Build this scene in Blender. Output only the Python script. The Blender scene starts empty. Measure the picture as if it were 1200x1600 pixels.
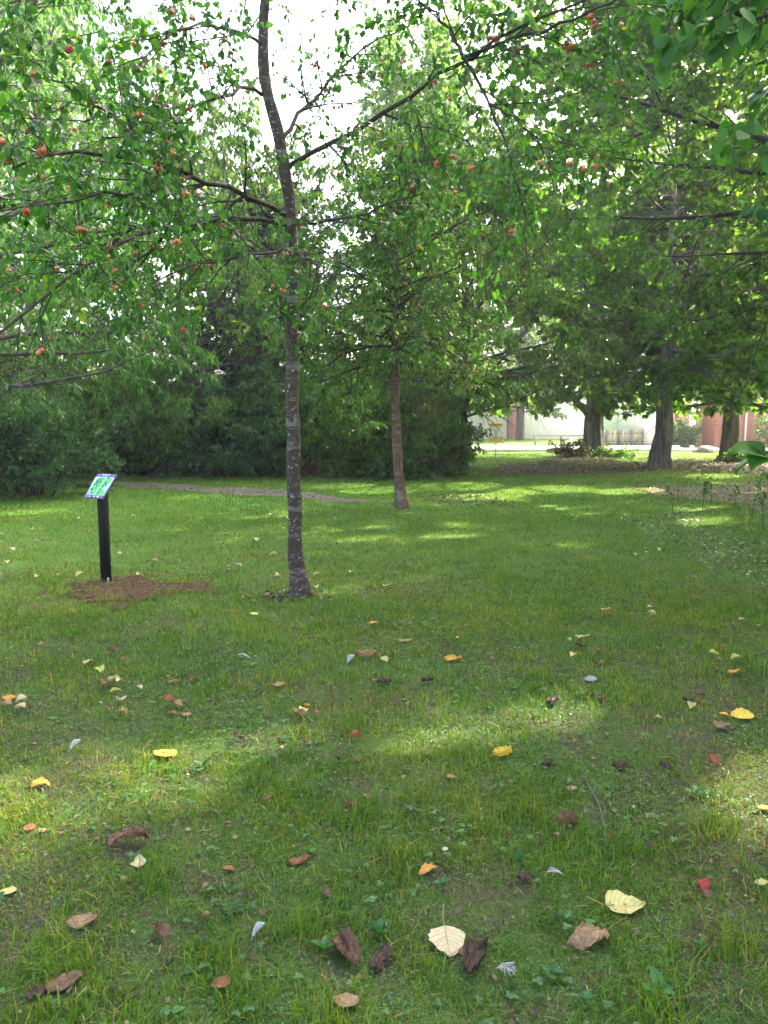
import bpy, math, random
import numpy as np
from mathutils import Vector, Matrix

random.seed(7)
SC = bpy.context.scene
COL = SC.collection

# ------------------------------------------------------------------ camera
CAM_H, FPX, PITCH = 1.6, 1210.0, math.radians(6.83)
cd = bpy.data.cameras.new("camera")
cam = bpy.data.objects.new("camera", cd)
COL.objects.link(cam)
cd.sensor_fit = 'VERTICAL'
cd.sensor_height = 24.0
cd.lens = 24.0 * FPX / 1600.0
cd.clip_start, cd.clip_end = 0.05, 5000.0
cam.location = (0, 0, CAM_H)
cam.rotation_euler = (math.radians(90) - PITCH, 0, 0)
SC.camera = cam

# ------------------------------------------------------------------ light
SUN_AZ, SUN_EL = math.radians(53), math.radians(37)     # azimuth from +Y (view) towards +X
SUN = np.array([math.sin(SUN_AZ) * math.cos(SUN_EL), math.cos(SUN_AZ) * math.cos(SUN_EL), math.sin(SUN_EL)])
w = bpy.data.worlds.new("World")
SC.world = w
w.use_nodes = True
wn = w.node_tree
wn.nodes.clear()
sky = wn.nodes.new("ShaderNodeTexSky")
sky.sky_type = 'NISHITA'
sky.sun_disc = False
sky.sun_elevation = SUN_EL
sky.sun_rotation = SUN_AZ
sky.air_density = .6
sky.dust_density = 8.0
sky.ozone_density = .6
bg = wn.nodes.new("ShaderNodeBackground")
bg.inputs[1].default_value = 0.15
wo = wn.nodes.new("ShaderNodeOutputWorld")
wn.links.new(sky.outputs[0], bg.inputs[0])
wn.links.new(bg.outputs[0], wo.inputs[0])
sl = bpy.data.lights.new("sun", 'SUN')
sl.energy = 2.4
sl.angle = math.radians(0.53)
sl.color = (1.0, 0.88, 0.66)
so = bpy.data.objects.new("sun", sl)
COL.objects.link(so)
so.rotation_euler = Vector(SUN).to_track_quat('Z', 'Y').to_euler()
so.location = (30, 10, 30)
SC.view_settings.view_transform = 'Standard'
SC.view_settings.look = 'None'
SC.view_settings.gamma = 1.0
SC.view_settings.exposure = 3.72
SC.view_settings.use_curve_mapping = False
SC.render.engine = 'CYCLES'
SC.cycles.max_bounces = 9
SC.cycles.diffuse_bounces = 6
SC.cycles.transmission_bounces = 7
SC.cycles.transparent_max_bounces = 4
SC.cycles.caustics_reflective = False
SC.cycles.caustics_refractive = False
SC.cycles.use_denoising = True
SC.cycles.sample_clamp_indirect = 6.0

# ------------------------------------------------------------------ maths helpers
cT, sT = math.cos(PITCH), math.sin(PITCH)

def P(px, py, Y):
    """point of the photograph's pixel at world depth Y"""
    cx, cy = (px - 600) / FPX, (800 - py) / FPX
    s = Y / (cT + cy * sT)
    return np.array([cx * s, Y, CAM_H + s * (cy * cT - sT)])

def G(px, py):
    cx, cy = (px - 600) / FPX, (800 - py) / FPX
    s = -CAM_H / (cy * cT - sT)
    return np.array([cx * s, s * (cT + cy * sT), 0.0])

def hash2(ix, iy, seed):
    h = (ix.astype(np.int64) * 374761393 + iy.astype(np.int64) * 668265263 + seed * 982451653) & 0xFFFFFFFF
    h = ((h ^ (h >> 13)) * 1274126177) & 0xFFFFFFFF
    return ((h ^ (h >> 16)) & 0xFFFFFF) / float(0xFFFFFF)

def vnoise(x, y, f, seed=0):
    x = np.asarray(x, float) * f + 1000.0
    y = np.asarray(y, float) * f + 1000.0
    ix, iy = np.floor(x), np.floor(y)
    fx, fy = x - ix, y - iy
    fx = fx * fx * (3 - 2 * fx)
    fy = fy * fy * (3 - 2 * fy)
    a, b = hash2(ix, iy, seed), hash2(ix + 1, iy, seed)
    c, d = hash2(ix, iy + 1, seed), hash2(ix + 1, iy + 1, seed)
    return (a * (1 - fx) + b * fx) * (1 - fy) + (c * (1 - fx) + d * fx) * fy

def fbm(x, y, f, seed=0, o=3):
    s, a, t = 0, 1.0, 0
    for k in range(o):
        s = s + a * vnoise(x, y, f * 2 ** k, seed + k)
        t += a
        a *= 0.5
    return s / t

def gz(x, y):
    x, y = np.asarray(x, float), np.asarray(y, float)
    d = np.sqrt(x * x + y * y)
    near = np.clip(1.2 - d / 14.0, 0, 1)
    return (vnoise(x, y, 0.35, 5) - .5) * 0.05 + ((fbm(x, y, 3.5, 9, 2) - .5) * 0.045 + (vnoise(x, y, 16, 11) - .5) * 0.012) * near

def nrm(v):
    return v / np.maximum(np.linalg.norm(v, axis=-1, keepdims=True), 1e-9)

# ------------------------------------------------------------------ mesh helpers
class MB:
    """collects vertices and faces (numpy) for ONE mesh object"""
    def __init__(s):
        s.v, s.f, s.n, s.a, s.m = [], [], 0, [], []
    def add(s, v, f, rnd=None, mi=0):
        v = np.asarray(v, np.float32).reshape(-1, 3)
        f = np.asarray(f, np.int64)
        s.v.append(v)
        s.f.append(f + s.n)
        s.a.append(np.full(len(f), 0.5, np.float32) if rnd is None else np.asarray(rnd, np.float32))
        s.m.append(np.full(len(f), mi, np.int32))
        s.n += len(v)
        return s
    def mesh(s, name, mats, smooth=True):
        me = bpy.data.meshes.new(name)
        if not s.v:
            return me
        V = np.concatenate(s.v)
        loops = np.concatenate([f.reshape(-1) for f in s.f])
        sizes = np.concatenate([np.full(len(f), f.shape[1], np.int32) for f in s.f])
        starts = np.concatenate([[0], np.cumsum(sizes)[:-1]]).astype(np.int32)
        me.vertices.add(len(V))
        me.vertices.foreach_set("co", V.reshape(-1))
        me.loops.add(len(loops))
        me.loops.foreach_set("vertex_index", loops.astype(np.int32))
        me.polygons.add(len(sizes))
        me.polygons.foreach_set("loop_start", starts)
        try:
            me.polygons.foreach_set("loop_total", sizes)
        except Exception:
            pass
        if smooth:
            me.polygons.foreach_set("use_smooth", np.ones(len(sizes), bool))
        for m in (mats if isinstance(mats, (list, tuple)) else [mats]):
            me.materials.append(m)
        me.polygons.foreach_set("material_index", np.concatenate(s.m))
        at = me.attributes.new("rnd", 'FLOAT', 'FACE')
        at.data.foreach_set("value", np.concatenate(s.a))
        me.update(calc_edges=True)
        me.validate()
        return me
    def obj(s, name, mats, parent=None, smooth=True, kind=None, loc=None):
        o = bpy.data.objects.new(name, s.mesh(name, mats, smooth))
        COL.objects.link(o)
        if parent is not None:
            o.parent = parent
        if loc is not None:
            o.location = loc
        if kind:
            o["kind"] = kind
        return o
    # --- shapes
    def box(s, c, d, rz=0.0, rx=0.0, bev=0.0, rnd=None, mi=0):
        c = np.asarray(c, float)
        x, y, z = [q / 2 for q in d]
        if bev > 0:
            b = bev
            pts = []
            for (zz, ins) in ((-z, b), (-z + b, 0), (z - b, 0), (z, b)):
                X, Y = x - ins, y - ins
                k = b if ins == 0 else b * .5
                pts += [(-X + k, -Y, zz), (X - k, -Y, zz), (X, -Y + k, zz), (X, Y - k, zz), (X - k, Y, zz), (-X + k, Y, zz), (-X, Y - k, zz), (-X, -Y + k, zz)]
            v = np.array(pts)
            f = [[r * 8 + i, r * 8 + (i + 1) % 8, r * 8 + 8 + (i + 1) % 8, r * 8 + 8 + i] for r in range(3) for i in range(8)]
            f += [[24, 25, 30, 31], [25, 26, 29, 30], [26, 27, 28, 29], [1, 0, 7, 6], [2, 1, 6, 5], [3, 2, 5, 4]]
            f = np.array(f)
        else:
            v = np.array([(a, b, q) for q in (-z, z) for a, b in ((-x, -y), (x, -y), (x, y), (-x, y))])
            f = np.array([[0, 3, 2, 1], [4, 5, 6, 7], [0, 1, 5, 4], [1, 2, 6, 5], [2, 3, 7, 6], [3, 0, 4, 7]])
        if rx:
            ca, sa = math.cos(rx), math.sin(rx)
            v = v @ np.array([[1, 0, 0], [0, ca, sa], [0, -sa, ca]])
        if rz:
            ca, sa = math.cos(rz), math.sin(rz)
            v = v @ np.array([[ca, sa, 0], [-sa, ca, 0], [0, 0, 1]])
        s.add(v + c, f, None if rnd is None else np.full(len(f), rnd), mi)
        return s
    def tubes(s, Pn, Rn, S=6, cap=False, rnd=None, mi=0, flute=None):
        """Pn [N,K,3], Rn [N,K]"""
        Pn = np.asarray(Pn, float)
        Rn = np.asarray(Rn, float)
        N, K, _ = Pn.shape
        T = np.empty_like(Pn)
        T[:, 1:-1] = Pn[:, 2:] - Pn[:, :-2]
        T[:, 0] = Pn[:, 1] - Pn[:, 0]
        T[:, -1] = Pn[:, -1] - Pn[:, -2]
        T = nrm(T)
        ref = np.zeros((N, 1, 3))
        m = np.abs(nrm(Pn[:, -1] - Pn[:, 0])[:, 2]) > 0.8
        ref[m, 0] = (1, 0, 0)
        ref[~m, 0] = (0, 0, 1)
        A = nrm(np.cross(T, ref))
        B = np.cross(T, A)
        an = np.arange(S) * 2 * math.pi / S
        R = Rn[:, :, None] * np.ones(S)
        if flute is not None:
            R = R * flute(Pn, an)
        V = Pn[:, :, None] + R[..., None] * (A[:, :, None] * np.cos(an)[:, None] - B[:, :, None] * np.sin(an)[:, None])
        n = np.arange(N)[:, None, None] * K * S
        k = np.arange(K - 1)[None, :, None] * S
        i = np.arange(S)[None, None, :]
        j = (i + 1) % S
        F = np.stack([n + k + i, n + k + j, n + k + S + j, n + k + S + i], -1).reshape(-1, 4)
        s.add(V.reshape(-1, 3), F, rnd, mi)
        if cap:
            V2 = V.reshape(-1, 3)
            for q in range(N):
                for (kk, rev) in ((0, True), (K - 1, False)):
                    idx = q * K * S + kk * S + np.arange(S)
                    ctr = Pn[q, kk]
                    ff = [[i2, (i2 + 1) % S, S] for i2 in range(S)]
                    if rev:
                        ff = [[b, a, c] for a, b, c in ff]
                    s.add(np.vstack([V2[idx], ctr]), np.array(ff), None, mi)
        return s
    def cyl(s, p0, p1, r0, r1=None, S=12, mi=0, cap=True):
        r1 = r0 if r1 is None else r1
        return s.tubes(np.array([[p0, p1]], float), np.array([[r0, r1]]), S, cap, None, mi)

# leaf templates: verts (x across, y along, z normal), unit length; tris
def leaf_tpl(kind):
    if kind == 'dia':
        v = [(0, 0, 0), (-.5, .45, .08), (0, 1, -.06), (.5, .45, .08)]
        f = [(0, 2, 1), (0, 3, 2)]
    elif kind == 'oval':
        v = [(0, 0, 0), (-.42, .25, .07), (-.45, .62, .05), (0, 1, -.12), (.45, .62, .05), (.42, .25, .07), (0, .45, -.03)]
        f = [(0, 6, 1), (1, 6, 2), (2, 6, 3), (3, 6, 4), (4, 6, 5), (5, 6, 0)]
    elif kind == 'round':
        v = [(0, .04, 0), (-.5, 0.1, .05), (-.62, .42, .06), (-.4, .78, .02), (0, 1.05, -.1), (.4, .78, .02), (.62, .42, .06), (.5, 0.1, .05), (0, .45, -.04)]
        f = [(i, 8, i + 1) for i in range(7)] + [(7, 8, 0)]
    return np.array(v, float), np.array(f)

def put_leaves(mb, tpl, pos, ydir, up, L, W, rnd, mi=0):
    v, f = leaf_tpl(tpl) if isinstance(tpl, str) else tpl
    y = nrm(ydir)
    x = nrm(np.cross(y, up))
    z = np.cross(x, y)
    L = np.asarray(L)[:, None, None]
    W = np.asarray(W)[:, None, None]
    V = pos[:, None] + v[None, :, 0:1] * x[:, None] * W + v[None, :, 1:2] * y[:, None] * L + v[None, :, 2:3] * z[:, None] * L
    F = (np.arange(len(pos))[:, None, None] * len(v) + f[None]).reshape(-1, 3)
    mb.add(V.reshape(-1, 3), F, np.repeat(rnd, len(f)), mi)

# ------------------------------------------------------------------ material helpers
class NT:
    def __init__(s, name):
        s.m = bpy.data.materials.new(name)
        s.m.use_nodes = True
        s.t = s.m.node_tree
        s.t.nodes.clear()
        s.out = s.n("ShaderNodeOutputMaterial")
    def n(s, ty, **kw):
        nd = s.t.nodes.new(ty)
        for k, v in kw.items():
            if k == 'i':
                for kk, vv in v.items():
                    if isinstance(vv, bpy.types.NodeSocket):
                        s.t.links.new(vv, nd.inputs[kk])
                    else:
                        nd.inputs[kk].default_value = vv
            else:
                setattr(nd, k, v)
        return nd
    def pos(s):
        return s.n("ShaderNodeNewGeometry").outputs["Position"]
    def objc(s):
        return s.n("ShaderNodeTexCoord").outputs["Object"]
    def mapping(s, vec, scale=(1, 1, 1), rot=(0, 0, 0), loc=(0, 0, 0)):
        return s.n("ShaderNodeMapping", i={0: vec, "Scale": scale, "Rotation": rot, "Location": loc}).outputs[0]
    def noise(s, vec, scale, detail=3, rough=.55, dist=0):
        return s.n("ShaderNodeTexNoise", i={"Vector": vec, "Scale": scale, "Detail": detail, "Roughness": rough, "Distortion": dist}).outputs[0]
    def ramp(s, fac, stops, interp='LINEAR'):
        r = s.n("ShaderNodeValToRGB", i={0: fac})
        r.color_ramp.interpolation = interp
        e = r.color_ramp.elements
        while len(e) < len(stops):
            e.new(.5)
        for el, (p, c) in zip(e, stops):
            el.position = p
            el.color = (c, c, c, 1) if isinstance(c, (int, float)) else (*c, 1)
        return r.outputs[0]
    def mix(s, fac, a, b, mode='MIX'):
        nd = s.n("ShaderNodeMix", data_type='RGBA', blend_type=mode)
        for idx, v in ((0, fac), (6, a), (7, b)):
            if isinstance(v, bpy.types.NodeSocket):
                s.t.links.new(v, nd.inputs[idx])
            elif idx == 0:
                nd.inputs[0].default_value = v
            else:
                nd.inputs[idx].default_value = (*v, 1) if len(v) == 3 else v
        return nd.outputs[2]
    def math(s, op, a, b=0.0, clamp=False):
        nd = s.n("ShaderNodeMath", operation=op, use_clamp=clamp)
        for i, v in ((0, a), (1, b)):
            if isinstance(v, bpy.types.NodeSocket):
                s.t.links.new(v, nd.inputs[i])
            else:
                nd.inputs[i].default_value = v
        return nd.outputs[0]
    def bump(s, h, strength=.4, dist=.01):
        return s.n("ShaderNodeBump", i={"Height": h, "Strength": strength, "Distance": dist}).outputs[0]
    def pbr(s, col, rough=.7, bump=None, spec=.3, metal=0.0, trans=None, tw=.35, emis=None):
        b = s.n("ShaderNodeBsdfPrincipled", i={"Roughness": rough, "Specular IOR Level": spec, "Metallic": metal})
        if isinstance(col, bpy.types.NodeSocket):
            s.t.links.new(col, b.inputs["Base Color"])
        else:
            b.inputs["Base Color"].default_value = (*col, 1)
        if bump is not None:
            s.t.links.new(bump, b.inputs["Normal"])
        res = b.outputs[0]
        if trans is not None:
            tr = s.n("ShaderNodeBsdfTranslucent")
            if isinstance(trans, bpy.types.NodeSocket):
                s.t.links.new(trans, tr.inputs[0])
            else:
                tr.inputs[0].default_value = (*trans, 1)
            mx = s.n("ShaderNodeMixShader", i={0: tw})
            s.t.links.new(res, mx.inputs[1])
            s.t.links.new(tr.outputs[0], mx.inputs[2])
            res = mx.outputs[0]
        s.t.links.new(res, s.out.inputs[0])
        return s.m

def leaf_mat(name, c0, c1, c2, tw=.35, yellow=None, ypos=.93, rough=.4, clump=.4, cscale=.6, spec=.28, tgain=(1.5, 1.6, .7), sat=(.88, 1.1, .8)):
    t = NT(name)
    r = t.n("ShaderNodeAttribute", attribute_name="rnd", attribute_type='GEOMETRY').outputs["Fac"]
    stops = [(0, c0), (.45, c1), (.9, c2)]
    if yellow:
        stops += [(ypos + .01, c2), (ypos + .03, yellow)]
        stops = [(0, c0), (.45, c1), (ypos, c2), (ypos + .02, yellow)]
    col = t.mix(1.0, t.ramp(r, stops), sat, 'MULTIPLY')
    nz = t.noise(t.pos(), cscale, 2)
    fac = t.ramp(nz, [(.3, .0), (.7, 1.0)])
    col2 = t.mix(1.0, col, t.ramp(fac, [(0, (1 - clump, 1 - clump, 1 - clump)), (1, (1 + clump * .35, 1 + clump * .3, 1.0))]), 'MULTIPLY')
    trc = t.mix(1.0, col2, tgain, 'MULTIPLY')
    return t.pbr(col2, rough, None, spec, trans=trc, tw=tw)

def bark_mat(name, c0, c1, c2, vscale=(30, 30, 4), lent=None, moss=None, depth=.01, strips=None):
    t = NT(name)
    p = t.pos()
    mp = t.mapping(p, vscale)
    n1 = t.noise(mp, 1.0, 5, .65)
    n2 = t.noise(p, 5.0, 3)
    col = t.ramp(n1, [(.3, c0), (.5, c1), (.72, c2)])
    col = t.mix(t.ramp(n2, [(.35, 0.0), (.65, .55)]), col, tuple(q * .62 for q in c1))
    h = n1
    if strips:
        wv = t.noise(t.mapping(p, (14, 14, 1.1)), 1.0, 3, .5, .6)
        col = t.mix(t.ramp(wv, [(.54, 0.0), (.6, .6)]), col, strips)
    if lent:
        dv = t.n("ShaderNodeVectorMath", operation='MULTIPLY_ADD', i={0: t.n("ShaderNodeTexNoise", i={"Vector": p, "Scale": 9.0, "Detail": 2.0}).outputs[1], 1: (.12, .12, .16), 2: p}).outputs[0]
        vo = t.n("ShaderNodeTexVoronoi", i={"Vector": t.mapping(dv, (21, 21, 52)), "Scale": 1.0, "Randomness": 1.0})
        sp = t.ramp(vo.outputs["Distance"], [(.22, 1.0), (.34, 0.0)])
        gate = t.ramp(vo.outputs["Color"], [(.52, 0.0), (.56, 1.0)])
        f = t.math('MULTIPLY', sp, gate)
        col = t.mix(f, col, lent)
        bands = t.ramp(t.noise(t.mapping(p, (3, 3, 13)), 1.0, 4, .6), [(.57, 0.0), (.66, .6)])
        col = t.mix(bands, col, tuple(q * .75 for q in lent))
        h = t.math('ADD', n1, t.math('MULTIPLY', f, .4))
    if moss:
        mf = t.ramp(t.noise(p, 2.2, 4), [(.5, 0.0), (.62, .7)])
        col = t.mix(mf, col, moss)
    return t.pbr(col, .88, t.bump(h, .9, depth), .15)

def flat_mat(name, c, rough=.6, metal=0.0, spec=.4, var=.12, scale=8.0, bump=.0):
    t = NT(name)
    n = t.noise(t.pos(), scale, 4)
    col = t.mix(1.0, c, t.ramp(n, [(.3, (1 - var,) * 3), (.7, (1 + var,) * 3)]), 'MULTIPLY')
    bm = t.bump(n, bump, .01) if bump else None
    return t.pbr(col, rough, bm, spec, metal)

M = {}
M['bark_crab'] = bark_mat("bark_crab", (.030, .023, .019), (.062, .048, .039), (.11, .09, .072), (26, 26, 34), lent=(.24, .24, .22), depth=.006)
M['twig_crab'] = bark_mat("twig_crab", (.02, .017, .015), (.045, .037, .03), (.09, .08, .07), (30, 30, 30), depth=.003)
M['bark_second'] = bark_mat("bark_second", (.05, .032, .022), (.11, .07, .046), (.19, .13, .09), (22, 22, 12), lent=(.30, .27, .22), depth=.008, strips=(.15, .08, .045))
M['bark_big'] = bark_mat("bark_big", (.05, .042, .036), (.15, .13, .11), (.36, .32, .28), (9, 9, .9), depth=.06)
M['bark_mossy'] = bark_mat("bark_mossy", (.045, .036, .027), (.12, .10, .075), (.24, .21, .16), (10, 10, 1.2), moss=(.06, .09, .025), depth=.05)
M['bark_grey'] = bark_mat("bark_grey", (.03, .026, .021), (.07, .062, .052), (.14, .125, .105), (10, 10, 3), depth=.03)
M['stem_red'] = flat_mat("stem_red", (.16, .075, .045), .8, var=.4)
M['stem_dark'] = flat_mat("stem_dark", (.035, .025, .02), .8, var=.4)
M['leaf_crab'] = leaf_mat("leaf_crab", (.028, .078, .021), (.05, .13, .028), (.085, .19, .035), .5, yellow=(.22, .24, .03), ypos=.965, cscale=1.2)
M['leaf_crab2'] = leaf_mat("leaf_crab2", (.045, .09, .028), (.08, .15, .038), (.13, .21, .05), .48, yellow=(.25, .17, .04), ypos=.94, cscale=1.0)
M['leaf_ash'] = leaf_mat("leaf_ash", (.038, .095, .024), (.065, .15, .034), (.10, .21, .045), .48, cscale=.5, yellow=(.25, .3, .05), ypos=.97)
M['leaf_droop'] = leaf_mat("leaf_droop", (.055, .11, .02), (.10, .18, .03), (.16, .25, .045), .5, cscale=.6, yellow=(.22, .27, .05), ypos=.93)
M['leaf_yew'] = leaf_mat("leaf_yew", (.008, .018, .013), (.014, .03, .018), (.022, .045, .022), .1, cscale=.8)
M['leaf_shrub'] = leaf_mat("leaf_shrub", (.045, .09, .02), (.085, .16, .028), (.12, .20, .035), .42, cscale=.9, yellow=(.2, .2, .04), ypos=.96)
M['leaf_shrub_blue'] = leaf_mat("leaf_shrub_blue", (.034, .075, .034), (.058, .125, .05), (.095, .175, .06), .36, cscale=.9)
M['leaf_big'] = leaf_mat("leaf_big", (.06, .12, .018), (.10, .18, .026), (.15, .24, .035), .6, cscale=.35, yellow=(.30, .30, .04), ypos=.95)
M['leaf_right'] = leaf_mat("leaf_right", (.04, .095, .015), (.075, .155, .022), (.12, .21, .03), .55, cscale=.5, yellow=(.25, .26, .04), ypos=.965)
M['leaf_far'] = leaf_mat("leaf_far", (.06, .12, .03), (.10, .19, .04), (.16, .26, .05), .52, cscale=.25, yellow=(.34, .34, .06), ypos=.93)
M['leaf_lime'] = leaf_mat("leaf_lime", (.025, .08, .018), (.045, .12, .022), (.07, .16, .03), .42, cscale=1.5)
M['leaf_red'] = leaf_mat("leaf_red", (.06, .04, .02), (.12, .05, .03), (.08, .1, .03), .3, cscale=2)

# ------------------------------------------------------------------ tagging
def tag(o, label=None, cat=None, group=None, kind=None):
    if label: o["label"] = label
    if cat: o["category"] = cat
    if group: o["group"] = group
    if kind: o["kind"] = kind
    return o

def empty(name, loc=(0, 0, 0), rz=0.0):
    o = bpy.data.objects.new(name, None)
    COL.objects.link(o)
    o.location = loc
    o.rotation_euler = (0, 0, rz)
    o.empty_display_size = .3
    return o

# ------------------------------------------------------------------ sun holes in the canopy
PATCH = []
def patch(px, py, r, ry=None):
    g = G(px, py)
    PATCH.append((g[0], g[1], r))
for a in ((30, 1262, .34), (95, 1238, .14), (700, 1095, .10), (760, 1130, .18), (850, 1135, .14), (930, 1140, .08), (1185, 1250, .28), (1195, 1290, .14),
          (300, 1170, .08), (420, 1150, .08), (520, 926, .14), (1095, 816, .3), (560, 842, .22), (700, 838, .25), (820, 842, .2), (640, 905, .12),
          (900, 850, .15), (40, 800, .4), (990, 1080, .06), (600, 765, .8), (700, 760, .9), (520, 760, .7), (850, 765, .8), (420, 760, .5),
          (760, 775, .6), (640, 1155, .06), (980, 768, .6), (900, 690, 3), (300, 777, .4), (1110, 745, .6)):
    patch(*a)

def keep_mask(p, grow=0.0):
    """False for leaves that stand in the way of a sun fleck"""
    k = np.ones(len(p), bool)
    for (x, y, r) in PATCH:
        d = p - np.array([x, y, 0.0])
        t = d @ SUN
        q = d - t[:, None] * SUN
        k &= ~((np.linalg.norm(q, axis=1) < r + grow) & (t > 2.0))
    return k

# ------------------------------------------------------------------ tree growing (vectorised)
def children(rng, Pn, Rn, n, u0, u1, ang, angv, Lf, K, trop, wob, rr=.5, rtip=.15, flat=0.0, ltap=.55, Labs=None):
    N, Kp, _ = Pn.shape
    u = u0 + (u1 - u0) * (np.arange(n)[None] + rng.random((N, n))) / n
    u = np.clip(u, 0, .999)
    f = u * (Kp - 1)
    i = f.astype(int)
    fr = (f - i)[..., None]
    ar = np.arange(N)[:, None]
    p = Pn[ar, i] * (1 - fr) + Pn[ar, i + 1] * fr
    t = nrm(Pn[ar, i + 1] - Pn[ar, i])
    r = (Rn[ar, i] * (1 - fr[..., 0]) + Rn[ar, i + 1] * fr[..., 0])
    Lp = np.linalg.norm(np.diff(Pn, axis=1), axis=2).sum(1)[:, None]
    L = (Lp * Lf if Labs is None else Labs) * (1 - ltap * u) * rng.uniform(.65, 1.25, u.shape)
    up = np.array([0, 0, 1.0])
    e1 = np.cross(t, up)
    bad = np.linalg.norm(e1, axis=-1) < .15
    e1[bad] = (1, 0, 0)
    e1 = nrm(e1)
    e2 = np.cross(e1, t)
    phi = rng.uniform(0, 2 * math.pi, u.shape)
    side = np.where((np.arange(n)[None] + rng.integers(0, 2, (N, 1))) % 2 == 0, 0.0, math.pi)
    phi = np.where(rng.random(u.shape) < flat, side + rng.normal(0, .35, u.shape), phi)
    a = ang + rng.normal(0, angv, u.shape)
    d = np.cos(a)[..., None] * t + np.sin(a)[..., None] * (np.cos(phi)[..., None] * e1 + np.sin(phi)[..., None] * e2)
    d = nrm(d).reshape(-1, 3)
    p = p.reshape(-1, 3)
    L = L.reshape(-1)
    out = np.empty((len(p), K, 3))
    out[:, 0] = p
    for k in range(1, K):
        d = nrm(d + np.array([0, 0, trop]) / (K - 1) + rng.normal(0, wob, d.shape))
        p = p + d * (L / (K - 1))[:, None]
        out[:, k] = p
    r0 = np.minimum(r.reshape(-1) * rr, .03 * L + .004)
    rad = r0[:, None] * np.linspace(1, rtip, K)[None]
    return out, rad

def bear_leaves(rng, mb, tw, n, tpl, L, W, droop=.4, spread=.8, jit=.018, cull=True, upn=(0, 0, 1), u0=.1, mi=0, extra_keep=None, lvar=.25, turn=None):
    N, K, _ = tw.shape
    u = rng.uniform(u0, 1, (N, n))
    f = np.clip(u, 0, .999) * (K - 1)
    i = f.astype(int)
    fr = (f - i)[..., None]
    ar = np.arange(N)[:, None]
    p = (tw[ar, i] * (1 - fr) + tw[ar, i + 1] * fr).reshape(-1, 3)
    t = nrm(tw[ar, i + 1] - tw[ar, i]).reshape(-1, 3)
    p = p + rng.normal(0, jit, p.shape)
    k = np.ones(len(p), bool)
    if cull:
        k &= keep_mask(p, L * .55)
        if turn is not None:
            for q in range(1, turn[2]):
                a_ = 2.4 * q
                d_ = p - np.array([turn[0], turn[1], 0])
                k &= keep_mask(np.stack([turn[0] + d_[:, 0] * math.cos(a_) - d_[:, 1] * math.sin(a_), turn[1] + d_[:, 0] * math.sin(a_) + d_[:, 1] * math.cos(a_), p[:, 2]], 1), L * .55)
    k &= p[:, 2] > .05
    if extra_keep is not None:
        k &= extra_keep(p)
        if turn is not None:
            for q in range(1, turn[2]):
                a_ = 2.4 * q
                d_ = p - np.array([turn[0], turn[1], 0])
                k &= extra_keep(np.stack([turn[0] + d_[:, 0] * math.cos(a_) - d_[:, 1] * math.sin(a_), turn[1] + d_[:, 0] * math.sin(a_) + d_[:, 1] * math.cos(a_), p[:, 2]], 1))
    p, t = p[k], t[k]
    m = len(p)
    d = nrm(t * .6 + rng.normal(0, spread, (m, 3)) * .6 + np.array([0, 0, -droop]))
    up = nrm(np.array(upn, float) + rng.normal(0, .55, (m, 3)))
    s = rng.uniform(1 - lvar, 1 + lvar, m)
    put_leaves(mb, tpl, p, d, up, L * s, W * s * rng.uniform(.8, 1.15, m), rng.random(m), mi)
    return p

def trunk_poly(rng, pts, K=16, wob=.02):
    pts = np.asarray(pts, float)
    d = np.concatenate([[0], np.cumsum(np.linalg.norm(np.diff(pts, axis=0), axis=1))])
    u = np.linspace(0, d[-1], K)
    out = np.stack([np.interp(u, d, pts[:, j]) for j in range(3)], 1)
    # smooth
    for _ in range(2):
        out[1:-1] = (out[:-2] + 2 * out[1:-1] + out[2:]) / 4
    n = rng.normal(0, wob, (K, 3))
    n[0] = 0
    n[-1] = 0
    return out + n

def flutes(nf, amp, seed, zf=2.0):
    rs = np.random.default_rng(seed)
    ph = rs.uniform(0, 6.28, 4)
    def fn(Pn, an):
        z = Pn[..., 2][..., None]
        a = an[None, None]
        g = np.exp(-z / zf)
        return 1 + amp * (.35 + g) * (np.sin(nf * a + ph[0] + .4 * np.sin(z * .8)) + .5 * np.sin((nf * 2 + 1) * a + ph[1] + z * .3)) + .25 * g * np.sin(3 * a + ph[2])
    return fn

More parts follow.
